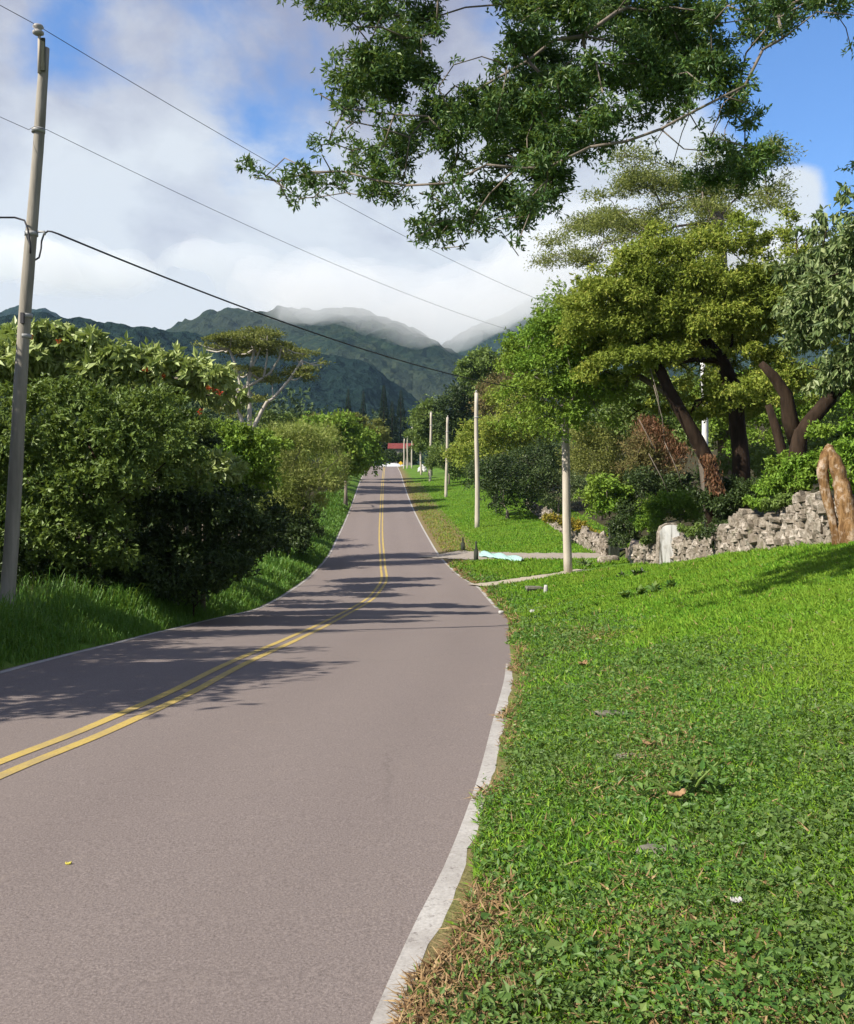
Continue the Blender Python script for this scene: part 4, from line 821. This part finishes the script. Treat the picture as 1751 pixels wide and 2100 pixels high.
# ---------- poles and wires
M['pole'] = bark_mat('weathered pole', (.17, .155, .13), (.37, .34, .295), 5, (1, 1, .12), .5)
M['polefar'] = bark_mat('pale pole', (.34, .30, .25), (.52, .47, .40), 5, (1, 1, .12), .4)
M['porcelain'] = flat_mat('porcelain', (.28, .26, .25), (.42, .40, .38), 8, .3)
M['steel'] = flat_mat('galvanised steel', (.3, .3, .3), (.42, .42, .41), 30, .5)
M['cable'] = flat_mat('black cable', (.035, .033, .04), (.06, .058, .065), 10, .6)
M['darkwood'] = bark_mat('dark stained wood', (.025, .03, .022), (.06, .065, .05), 8)
LY = 15.3
ltop, lbase = P(90, 98, LY), P(9, 1250, LY); lbase[2] = float(Z(lbase[0], lbase[1])) - .3
def along(s): return lbase + (ltop - lbase) * s
def zfrac(y): z = EYE + (HOR - y) * LY / F; return (z - lbase[2]) / (ltop[2] - lbase[2])
def near_pole():
    root = empty('utility_pole', lbase, 'weathered leaning pole with white top insulator beside the leafy thicket', 'utility pole', 'utility poles along the road')
    n = 24; mb = MB(); s = np.linspace(0, 1, n); path = [along(q) + [.012 * math.sin(q * 9), .01 * math.cos(q * 7), 0] for q in s]
    mb.tube(path, np.linspace(.116, .074, n), 14, wob=.02); mb.build('shaft', M['pole'], root, True, lbase)
    t = ltop; mb = MB(); mb.tube([t + [-.045, -.08, -.42], t + [-.04, -.08, .16]], .024, 8); mb.build('insulator_pin', M['polefar'], root, True, lbase)
    tip = t + [-.05, -.10, .15]; mb = MB()
    mb.tube([tip, tip + [0, 0, .02], tip + [0, 0, .05], tip + [0, 0, .07], tip + [0, 0, .09], tip + [0, 0, .12], tip + [0, 0, .15], tip + [0, 0, .17]], [.05, .085, .085, .05, .055, .085, .07, .02], 14)
    mb.build('insulator', M['porcelain'], root, True, lbase)
    mb = MB(); p = t + [.02, -.09, -.14]; mb.box(p, (.06, .03, .50)); mb.build('backing_plate', M['darkwood'], root, origin=lbase)
    for y in (268, 480, 648, 690):
        p = along(zfrac(y)); mb = MB(); mb.tube([p - [0, 0, .03], p + [0, 0, .03]], .102, 14); mb.build('band', M['steel'], root, True, lbase)
    p = along(zfrac(476)) + [.17, -.02, 0]; mb = MB(); mb.tube([p - [.08, 0, 0], p + [.04, 0, 0], p + [.04, 0, -.05]], .018, 6); mb.build('hook', M['steel'], root, True, lbase)
    p = along(zfrac(655)) + [-.0, -.115, 0]; mb = MB(); mb.box(p, (.05, .06, .16), jit=.002); mb.build('clamp', M['cable'], root, origin=lbase)
    return tip + [0, 0, .14]
wtop = near_pole()
rp = ground_at(1166, 1177); rtop_z = EYE + (HOR - 640) * rp[1] / F
def far_pole(xb, yb, xt, yt, label, r, detail=True):
    g = ground_at(xb, yb) if yb > 965 else np.array([(xb - CX) * 165 / F, 165, float(Z((xb - CX) * 165 / F, 165))])
    top = P(xt, yt, g[1]); root = empty('utility_pole', g, label, 'utility pole', 'utility poles along the road')
    mb = MB(); n = 14; s = np.linspace(0, 1, n); lean = top - g
    mb.tube([g + lean * q + [.02 * math.sin(q * 8 + xb), 0, -.2 * (1 - q)] for q in s], np.linspace(r, r * .72, n), 12, wob=.02); mb.build('shaft', M['polefar'], root, True, g)
    if detail:
        mb = MB(); mb.tube([top - [0, 0, .05], top + [0, 0, .06]], r * .35, 8); mb.tube([top + [0, 0, .06], top + [0, 0, .09], top + [0, 0, .13], top + [0, 0, .17]], [.04, .07, .07, .03], 10); mb.build('insulator', M['porcelain'], root, True, g)
        mb = MB(); q = g + lean * .82; mb.tube([q - [0, 0, .04], q + [0, 0, .04]], r * .95, 12); mb.build('band', M['steel'], root, True, g)
    return g, top
gR, tR = far_pole(1166, 1177, 1152, 640, 'thick pale pole at the end of the earth path, its top lost in leaves', .165)
far_pole(979, 1083, 976.5, 806, 'tall pale pole standing on the lawn just beyond the driveway', .16)
far_pole(914.5, 1020, 918, 856, 'slender pole on the lawn, second beyond the driveway', .15)
far_pole(881.5, 987, 884, 846, 'pale pole in front of the rounded green tree', .17)
far_pole(863.5, 974, 861.5, 864, 'pole rising beside the heap of white stones', .15)
far_pole(844, 963, 845, 876, 'thin distant pole between the white stone heap and the red-roofed house', .13, False)
far_pole(835, 964, 835.5, 889, 'thin distant pole close to the red-roofed house', .13, False)
far_pole(828, 964, 829, 900, 'smallest, farthest pole, in front of the red-roofed house', .13, False)
def sagwire(a, b, sag, n=40): s = np.linspace(0, 1, n)[:, None]; return np.asarray(a) * (1 - s) + np.asarray(b) * s - np.array([0, 0, 1.]) * sag * 4 * s * (1 - s)
def wire(name, label, paths, r, cat='wire'):
    mb = MB()
    for p in paths: mb.tube(p, r, 6)
    tag(mb.build(name, M['cable'], smooth=True), label, cat, 'wires strung between the poles')
R = lambda f: gR + (tR - gR) * f + [-.13, 0, 0]
wire('overhead_wire', 'thin wire over the white insulator at the very top of the leaning pole', [sagwire([-16, 6, wtop[2] + 3.6], wtop, .12), sagwire(wtop, tR + [0, 0, .12], .32)], .0052)
w2 = along(zfrac(267)) + [.14, -.02, 0]; w2l = along(zfrac(267)) + [-.14, -.02, 0]
wire('overhead_wire', 'thin wire held a little below the top of the leaning pole', [sagwire([-16, 6, w2[2] + 3.2], w2l, .12), np.array([w2l, w2l + [.14, -.14, 0], w2]), sagwire(w2, R(.88), .36)], .0042)
c0 = P(100, 476, LY); cw = [along(zfrac(700)) + [.12, -.04, 0], P(80, 692, LY), P(86, 668, LY), P(85, 620, LY), P(88, 575, LY), P(98, 496, LY), P(112, 477, LY - .02), P(135, 475, LY)]
cl = [P(76, 700, LY - .14), P(84, 690, LY - .1), P(90, 670, LY - .05), P(92, 650, LY)]
loop = [P(72, 533, LY - .12), P(80, 528, LY - .1), P(84, 510, LY - .05), P(85, 495, LY), P(90, 480, LY), P(98, 474, LY), P(106, 475, LY), P(120, 480, LY)]
wire('telephone_cable', 'thick cable with a drip loop crossing the road from the leaning pole', [np.array(loop), sagwire(P(120, 480, LY), R(.69), .46)], .015, 'cable')
lc = [[-14, 8, 6.2], [-9, 12.8, 5.75], P(0, 446, LY - .3), P(30, 446, LY - .1), P(50, 452, LY - .15), P(57, 470, LY - .17), P(62, 505, LY - .17), P(62, 520, LY - .16)]
wire('telephone_cable', 'thick cable curving down the near side of the leaning pole from beyond the picture', [np.array(lc)], .015, 'cable')

# ---------- stone walls
def stone_mat():
    m, nt, b = new_mat('lichened stone'); g = nt.nodes.new('ShaderNodeNewGeometry'); n = noise_n(nt, 9, 6, .7); n2 = noise_n(nt, 2.2, 4, .6)
    c = ramp(nt, g.outputs['Random Per Island'], [(0, (.18, .15, .12)), (.5, (.31, .27, .225)), (1, (.45, .40, .35))])
    c = mixc(nt, ramp(nt, n, [(.42, (.9, .9, .9)), (.6, (0, 0, 0))]), c, (.11, .09, .065))
    c = mixc(nt, ramp(nt, n2, [(.58, (0, 0, 0)), (.7, (.55, .55, .55))]), c, (.09, .095, .04))
    nt.links.new(c, b.inputs['Base Color']); b.inputs['Roughness'].default_value = .95; bump(nt, b, n, .8, .04); return m
M['stone'] = stone_mat(); M['mortar'] = flat_mat('mortar rubble', (.12, .10, .08), (.34, .30, .25), 5, .95, .8, .05)
M['whitewash'] = flat_mat('whitewash', (.50, .50, .50), (.62, .62, .61), 12, .8, .5, .02)
def stone_wall(label, Ya, Yb, hf, thick, size):
    L = []; n = int((Yb - Ya) / .25); Ys = np.linspace(Ya, Yb, n)
    c0 = np.array([float(wallX(Ya)), Ya, float(Z(wallX(Ya) - .4, Ya))]); root = empty('stone_wall', c0, label, 'stone wall')
    mb = MB(); mo = MB()
    sects = []
    for Y in np.linspace(Ya, Yb, max(int((Yb - Ya) / .6), 4)):
        x = float(wallX(Y)); z = float(Z(x - .3, Y)); h = hf(Y) * .88; w = thick * .58
        sects.append([[x - w, Y, z - .3], [x - w * .85, Y, z + h], [x + w * .85, Y, z + h], [x + w, Y, z - .3]])
    Sx = np.array(sects); k = len(Sx); q = [[i * 4 + j, (i + 1) * 4 + j, (i + 1) * 4 + (j + 1) % 4, i * 4 + (j + 1) % 4] for i in range(k - 1) for j in range(4)] + [[0, 1, 2, 3], [(k - 1) * 4 + 3, (k - 1) * 4 + 2, (k - 1) * 4 + 1, (k - 1) * 4]]
    mo.add(Sx.reshape(-1, 3), q); mo.build('core', M['mortar'], root, origin=c0)
    Y = Ya
    while Y < Yb:
        x = float(wallX(Y)); z = float(Z(x - .3, Y)); h = hf(Y) * (1 + .12 * math.sin(Y * 2.3) + .08 * math.sin(Y * 5.1)); zz = z - .05
        w = size * rng.uniform(.8, 1.35)
        while zz < z + h:
            sh = size * rng.uniform(.35, 1.15); ww = w * rng.uniform(.6, 1.3)
            mb.rock([x - thick * .33 + rng.normal() * .04, Y + rng.uniform(-.3, .3) * w, zz + sh / 2], (thick * .6, ww * 1.25, sh * 1.3), 8, 6, .2, rng.normal() * .3)
            zz += sh * .85
        mb.rock([x + .02, Y, z + h - .05], (thick * .95, w * 1.15, size * .6), 9, 6, .15, rng.normal() * .2)
        Y += w * .82
    mb.build('stones', M['stone'], root, False, c0)
    return root
w1 = stone_wall('rough lichened stone wall below the dark trunks, higher than the other wall', 14, 38.2, lambda Y: np.interp(Y, [14, 20, 25, 29, 34, 38.2], [.95, .90, .78, .70, .72, .6]), .6, .27)
stone_wall('low rough stone wall receding along the far lawn', 43.8, 78, lambda Y: np.interp(Y, [43.8, 50, 78], [.66, .66, .40]), .5, .28)
def rocks(name, label, cat, items, mat, jit=.13):
    mb = MB()
    for c, d, r in items: mb.rock(c, d, 12, 8, jit, r)
    return tag(mb.build(name, mat, smooth=True), label, cat)
gp = P(1376, 1158, 33.0); gz = float(Z(gp[0] - .2, 33.0))
root = empty('gate_pillar', (gp[0], 33.0, gz), 'stubby rounded stone pillar whitewashed on its road face', 'pillar')
def slab():
    n = 20; V = []
    prof = [(-.44, -.25), (-.45, .5), (-.42, 1.1), (-.34, 1.32), (-.15, 1.43), (.12, 1.44), (.33, 1.30), (.42, 1.05), (.47, .5), (.48, -.25)]
    for d in (-.17, .17):
        for x, z in prof: V.append([gp[0] + x + rng.normal() * .012, 33.0 + d + rng.normal() * .012 - .08 * x, gz + z])
    m = len(prof); q = [[k, k + 1, m + k + 1, m + k] for k in range(m - 1)]; t = [[0, k + 1, k] for k in range(1, m - 1)] + [[m, m + k, m + k + 1] for k in range(1, m - 1)]
    mb = MB(); mb.add(np.array(V), q, t); mb.rock((gp[0] + .4, 33.2, gz + .5), (.7, .5, 1.25), 12, 8, .09); mb.build('body', M['stone'], root, origin=(gp[0], 33.0, gz))
    rows = [[gp[0] + a * (1 - .25 * (b > .93)) - .04, 33.0 - .20 - .08 * a + .006 * math.sin(9 * a + 5 * b), gz - .1 + 1.48 * b - .12 * (abs(a + .02) / .4) ** 3 * (b > .8)] for b in np.linspace(0, 1, 12) for a in np.linspace(-.38, .26, 9)]
    i = (np.arange(11)[:, None] * 9 + np.arange(8)[None]).ravel(); mesh_obj('painted_face', np.array(rows), np.stack([i, i + 1, i + 10, i + 9], 1), M['streaky'], root, True, origin=(gp[0], 33.0, gz))
def streaky():
    m, nt, b = new_mat('streaked whitewash'); n = noise_n(nt, 7, 5, .6, stretch=(1, 1, .08)); n2 = noise_n(nt, 3, 4, .6)
    c = ramp(nt, n, [(.36, (.12, .11, .09)), (.46, (.58, .58, .57)), (.7, (.70, .70, .69))])
    c = mixc(nt, ramp(nt, n2, [(.55, (0, 0, 0)), (.75, (.8, .8, .8))]), c, (.30, .27, .22)); nt.links.new(c, b.inputs['Base Color']); b.inputs['Roughness'].default_value = .9; return m
M['streaky'] = streaky(); slab()
g = ground_at(1315, 1150); rocks('boulder', 'dark rounded boulder at the end of the higher stone wall', 'boulder', [((g[0] + .1, g[1] + .3, g[2] + .28), (1.25, 1.0, 1.0), .3)], flat_mat('dark boulder', (.13, .105, .09), (.30, .25, .21), 5, .95, .8, .05))
g = ground_at(1255, 1156); rocks('stone_block', 'pale squared block lying at the end of the driveway', 'stone block', [((g[0] - .1, g[1] + .2, g[2] + .12), (.95, .5, .4), .15)], M['stone'], .05)
mb = MB(); g = P(1259, 1108, 42.6); gz2 = float(Z(g[0], 42.6)); mb.box((g[0], 42.6, gz2 + .75), (.42, .3, 1.5), .1, .94, .01); tag(mb.build('gate_post', M['darkwood']), 'dark square gate post next to the yellow-green sapling', 'post')

# ---------- logs
def logs():
    Y = 20.2; g = float(Z((1730 - CX) * Y / F, Y)); base = np.array([(1725 - CX) * Y / F, Y, g]); root = empty('log_pair', base, 'two weathered brown logs propped together at the top in front of the wall', 'logs')
    a = [P(1719, 1125, Y - .05), P(1706, 1060, Y), P(1693, 1010, Y + .05), P(1686, 968, Y + .1), P(1692, 938, Y + .12), P(1703, 912, Y + .1)]
    b = [P(1746, 1130, Y - .25), P(1741, 1080, Y - .2), P(1733, 1035, Y - .1), P(1724, 985, Y), P(1712, 945, Y + .02), P(1700, 918, Y + .05)]
    for p in (a, b): p[0][2] = float(Z(p[0][0], p[0][1])) - .12
    for p, r in ((a, [.085, .085, .10, .11, .12, .06]), (b, [.20, .19, .175, .16, .13, .06])):
        mb = MB(); P2 = np.array(p); s = np.linspace(0, len(P2) - 1, 22); pp = np.stack([np.interp(s, range(len(P2)), P2[:, k]) for k in range(3)], 1)
        mb.tube(pp, np.interp(s, range(len(r)), r) * (1 + .07 * np.sin(s * 4.1 + r[0] * 90) + .05 * np.sin(s * 9.3)), 16, wob=.075); mb.build('log', M['log'], root, True, base)
logs()

# ---------- small things
def bollard(x, yb, yt, label, w):
    g = ground_at(x, yb); h = (yb - yt) * g[1] / F; root = empty('bollard', g, label, 'post', 'dark posts by the driveway'); mb = MB()
    mb.tube([g - [0, 0, .1], g + [0, 0, h * .6]], w, 10); mb.build('post', M['darkwood'], root, True, g)
    mb = MB(); mb.tube([g + [0, 0, h * .6], g + [0, 0, h * .64], g + [0, 0, h * .96], g + [0, 0, h]], [w * .98, w * .45, w * .4, w * .25], 10); mb.build('cap', M['darkwood'], root, True, g)
bollard(949, 1130, 1102, 'short dark post at the far side of the driveway mouth', .11)
bollard(976, 1152, 1110, 'taller dark post at the near side of the driveway beside the turquoise tarp', .11)
def tarp():
    a, b = ground_at(985, 1140), ground_at(1072, 1155); n = 26; m = 12; V = []
    for i in range(n):
        s = i / (n - 1); c = a + (b - a) * s; w = (1.5 - .9 * s) * (1 + .15 * math.sin(i * 1.3))
        for j in range(m):
            u = j / (m - 1) - .5; x = c[0] + .25 * u; y = c[1] + u * w
            V.append([x, y, max(float(Z(x, y)), -99) + .06 + .16 * abs(math.sin(s * 9 + u * 3)) * (1 - 4 * u * u) + .03 * math.sin(s * 23 + u * 17) + .05])
    i = (np.arange(n - 1)[:, None] * m + np.arange(m - 1)[None]).ravel(); mt = flat_mat('turquoise sheet', (.24, .40, .37), (.34, .50, .46), 14, .5, .4, .03)
    o = mesh_obj('tarp', np.array(V), np.stack([i, i + m, i + m + 1, i + 1], 1), mt, smooth=True); tag(o, 'crumpled pale turquoise tarp lying across the driveway', 'tarp')
    so = o.modifiers.new('thickness', 'SOLIDIFY'); so.thickness = .02
tarp()
M['kerbstone'] = flat_mat('kerb stone', (.10, .095, .075), (.19, .18, .14), 12, .95, .6, .02)
for x, y, d, lab in ((1263, 1468, (.30, .10, .05), 'grey stone sliver half buried in the grass, farthest of three in a line'), (1303, 1557, (.26, .085, .05), 'grey stone sliver half buried in the grass, the middle one of three in a line'), (1362, 1752, (.24, .075, .05), 'grey stone sliver half buried in the grass, nearest of three in a line')):
    g = ground_at(x, y); tag(rocks('half_buried_stone', lab, 'stone', [((g[0], g[1], g[2] + .002), d, -.35)], M['kerbstone']), group='stones half buried in the lawn')
M['deadleaf'] = flat_mat('dead leaf', (.19, .11, .05), (.33, .22, .12), 25, .8); M['whitebit'] = flat_mat('white scrap', (.32, .31, .30), (.44, .43, .42), 20, .6)
def curled(name, x, y, L, W, mat, label, cat, rot=0.3, curl=.5, lift=.05, group=None):
    g = ground_at(x, y); n, m = 12, 7; V = []
    for i in range(n):
        s = i / (n - 1) - .5; w = W * math.sqrt(max(1 - (2 * s) ** 2, .02))
        for j in range(m):
            u = j / (m - 1) - .5; a, c = s * L, u * w; z = lift + curl * L * (s * s * 1.6) + curl * W * (u * u * 2.2) + .004 * math.sin(i * 2 + j)
            V.append([g[0] + a * math.cos(rot) - c * math.sin(rot), g[1] + a * math.sin(rot) + c * math.cos(rot), g[2] + z])
    i = (np.arange(n - 1)[:, None] * m + np.arange(m - 1)[None]).ravel(); o = mesh_obj(name, np.array(V), np.stack([i, i + m, i + m + 1, i + 1], 1), mat, smooth=True); tag(o, label, cat, group)
    so = o.modifiers.new('thickness', 'SOLIDIFY'); so.thickness = .003
curled('fallen_leaf', 1388, 1660, .095, .05, M['deadleaf'], 'large curled brown dead leaf lying on the lawn', 'leaf', .4, group='dead leaves on the lawn')
curled('fallen_leaf', 1330, 1545, .07, .04, M['deadleaf'], 'small brown dead leaf near the middle stone sliver', 'leaf', -.5, group='dead leaves on the lawn')
curled('fallen_leaf', 1195, 1375, .13, .06, M['deadleaf'], 'pale brown dead leaf in the verge beyond the start of the thick white line', 'leaf', .9, group='dead leaves on the lawn')
curled('paper_scrap', 1510, 1896, .035, .03, M['whitebit'], 'scrap of white paper caught in the clover', 'paper', .2, .3, .075)
curled('road_leaf', 140, 1777, .022, .014, flat_mat('yellow leaf', (.5, .45, .08), (.65, .55, .1), 20), 'tiny yellow leaf lying on the asphalt', 'leaf', .2, .3, .004)
for x, y, lab in ((1027, 1261, 'white pebble at the very edge of the asphalt'), (1092, 1260, 'white pebble in the grass, away from the asphalt')):
    g = ground_at(x, y); tag(rocks('pebble', lab, 'stone', [((g[0], g[1], g[2] + .06), (.13, .11, .09), .2)], M['whitebit']), group='white pebbles by the bend')
def culvert():
    g = ground_at(1097, 1215) - [0, 0, .09]; root = empty('culvert', g, 'small dark drain opening in the grass beside the bend', 'drain'); mb = MB()
    mb.box(g + [0, .25, -.02], (.5, .5, .06), .1, 1, .01); mb.build('slab', M['kerbstone'], root, origin=g)
    mb = MB(); mb.box(g + [-.2, .27, .1], (.08, .46, .22), .1, 1, .01); mb.box(g + [.2, .27, .1], (.08, .46, .22), .1, 1, .01); mb.box(g + [0, .5, .12], (.48, .08, .2), .1); mb.build('side_wall', M['darkwood'], root, origin=g)
    mb = MB(); mb.box(g + [0, .3, .22], (.5, .45, .06), .1, .95, .01); mb.build('lid', M['kerbstone'], root, origin=g)
culvert()
g = ground_at(1119, 1217); mb = MB(); mb.rock(g + [0, 0, .10], (.13, .13, .32), 10, 7, .06); tag(mb.build('marker_stone', M['whitebit'], smooth=True), 'small upright white stone next to the drain opening', 'stone')

# ---------- far end of the road
def house():
    Y = 197.0; c = P(822, 935, Y); z = float(Z(c[0], Y)); o = np.array([c[0], Y, z]); root = empty('house', o, 'small red-roofed house at the far end of the road', 'house')
    W, Dp, Hh = 4.4, 4.0, 2.0 + P(822, 921, Y)[2] - z - 2.0
    wm_ = flat_mat('house wall', (.16, .15, .15), (.24, .22, .21), 1.5); mb = MB(); mb.box(o + [0, 0, Hh / 2], (W, Dp, Hh)); mb.build('wall', wm_, root, origin=o)
    rf = flat_mat('red roof', (.13, .03, .03), (.19, .045, .04), 2); mb = MB(); e = .35; h = 1.15
    V = [[-W / 2 - e, -Dp / 2 - e, 0], [W / 2 + e, -Dp / 2 - e, 0], [W / 2 + e, Dp / 2 + e, 0], [-W / 2 - e, Dp / 2 + e, 0], [-W / 2 - e, 0, h], [W / 2 + e, 0, h]]
    mb.add(np.array(V) + o + [0, 0, Hh + .01], [[0, 1, 5, 4], [2, 3, 4, 5], [3, 2, 1, 0]], [[0, 4, 3], [1, 2, 5]]); mb.build('roof', rf, root, origin=o)
    dk = flat_mat('dark opening', (.03, .03, .035), (.05, .05, .05), 2, .3)
    for x in (-1.2, 1.2):
        mb = MB(); mb.box(o + [x, -Dp / 2 - .03, Hh * .62], (.9, .08, 1.0)); mb.build('window', dk, root, origin=o)
    mb = MB(); mb.box(o + [0, -Dp / 2 - .03, 1.0], (.85, .07, 2.0)); mb.build('door', dk, root, origin=o)
house()
b = px_blobs([(800,940,12),(812,945,12),(838,938,12),(850,944,12),(846,928,10)], 186, 3, 1)
plant('shrub', 'dark bushes half hiding the red-roofed house', 'shrub', b, 2600, .5, .25, M['dark'], 'bark_dark', r0=.08, part=sp, bpts=8)
g = np.array([(866 - CX) * 150 / F, 150, 0.]); g[2] = float(Z(g[0], 150)); zt = P(866, 953, 150)[2] - g[2]
rocks('stone_heap', 'heap of white stones at the foot of a distant pole', 'stone heap', [(g + [0, 0, zt * .35], (1.3, 1.0, zt * .8), 0), (g + [.35, -.3, zt * .2], (.7, .6, zt * .5), .5), (g + [-.4, -.2, zt * .25], (.6, .6, zt * .55), 1), (g + [-.05, 0, zt * .75], (.6, .5, zt * .5), .3)], flat_mat('white stone', (.5, .48, .46), (.68, .66, .64), 3))
sg = np.array([(821.5 - CX) * 168 / F, 168, 0.]); sg[2] = float(Z(sg[0], 168)); root = empty('road_sign', sg, 'tiny yellow diamond warning sign at the crest of the road', 'sign')
hs = P(821.5, 950, 168)[2] - sg[2]; mb = MB(); mb.tube([sg, sg + [0, 0, hs + .3]], .035, 8); mb.build('post', M['steel'], root, True, sg)
mb = MB(); q = .38; mb.add(np.array([[0, -.05, -q], [q, -.05, 0], [0, -.05, q], [-q, -.05, 0], [0, -.07, -q], [q, -.07, 0], [0, -.07, q], [-q, -.07, 0]]) + sg + [0, 0, hs], [[0, 3, 2, 1], [4, 5, 6, 7], [0, 1, 5, 4], [1, 2, 6, 5], [2, 3, 7, 6], [3, 0, 4, 7]]); mb.build('panel', flat_mat('sign yellow', (.6, .38, .03), (.7, .45, .05), 5), root, origin=sg)

# ---------- low cloud lying on the ridges, and the air between
def cloud_bank():
    mb = MB(); r2 = np.random.default_rng(5)
    def puff(x, y, Y, r, sq=.55):
        c = P(x, y, Y); n, m = 22, 13; R = r * Y / F
        th = np.linspace(0, math.pi, m)[:, None]; ph = (np.arange(n) * 2 * math.pi / n)[None]
        D = np.stack([np.sin(th) * np.cos(ph), np.sin(th) * np.sin(ph), np.cos(th) + 0 * ph], -1).reshape(-1, 3)
        q = [[i * n + j, (i + 1) * n + j, (i + 1) * n + (j + 1) % n, i * n + (j + 1) % n] for i in range(m - 1) for j in range(n)]
        mb.add(D * [R, R, R * sq] + c, q)
    base = pchip([-500, -100, 60, 180, 300, 420, 560, 700, 800, 900, 960, 1040, 1120, 1300, 2300], [590, 590, 585, 635, 610, 592, 652, 682, 712, 735, 718, 684, 662, 625, 575])
    for k in range(120):
        x = r2.uniform(-500, 2200); Y = r2.uniform(1120, 1900) if x > 480 else r2.uniform(1600, 2100); r = r2.uniform(50, 100)
        puff(x, float(base(x)) - r * .55 - abs(r2.normal()) * 25, Y, r)
    for k in range(110):
        x = r2.uniform(590, 1300); r = r2.uniform(50, 105); puff(x, float(base(x)) + 10 - r * .5 - r2.random() ** 1.5 * 130, r2.uniform(1130, 1430), r)
    o = mb.build('low_cloud', None, smooth=True)
    rm = o.modifiers.new('merge', 'REMESH'); rm.mode = 'VOXEL'; rm.voxel_size = 14
    for nm, sz, st in (('billow', 160, 95), ('curl', 60, 30)):
        tx = bpy.data.textures.new(nm, 'CLOUDS'); tx.noise_scale = sz; tx.noise_depth = 3
        dm = o.modifiers.new(nm, 'DISPLACE'); dm.texture = tx; dm.texture_coords = 'GLOBAL'; dm.strength = st; dm.mid_level = .5
    r3 = o.modifiers.new('clean', 'REMESH'); r3.mode = 'VOXEL'; r3.voxel_size = 16; r3.use_smooth_shade = True
    m = bpy.data.materials.new('cloud'); m.use_nodes = True; nt = m.node_tree; nt.nodes.remove(nt.nodes['Principled BSDF'])
    v = nt.nodes.new('ShaderNodeVolumePrincipled'); v.inputs['Color'].default_value = (1, 1, 1, 1); v.inputs['Density'].default_value = .0045; v.inputs['Anisotropy'].default_value = 0.1
    nt.links.new(v.outputs[0], nt.nodes['Material Output'].inputs['Volume']); o.data.materials.append(m)
    tag(o, kind='stuff')
cloud_bank()
def haze():
    mb = MB(); mb.box((0, 1650, 450), (5600, 3700, 1100)); m = bpy.data.materials.new('air'); m.use_nodes = True; nt = m.node_tree; nt.nodes.remove(nt.nodes['Principled BSDF'])
    v = nt.nodes.new('ShaderNodeVolumePrincipled'); v.inputs['Color'].default_value = (.45, .68, 1, 1); v.inputs['Density'].default_value = .00007; v.inputs['Anisotropy'].default_value = 0.0
    nt.links.new(v.outputs[0], nt.nodes['Material Output'].inputs['Volume'])
    tag(mb.build('haze', m), kind='stuff')
haze()
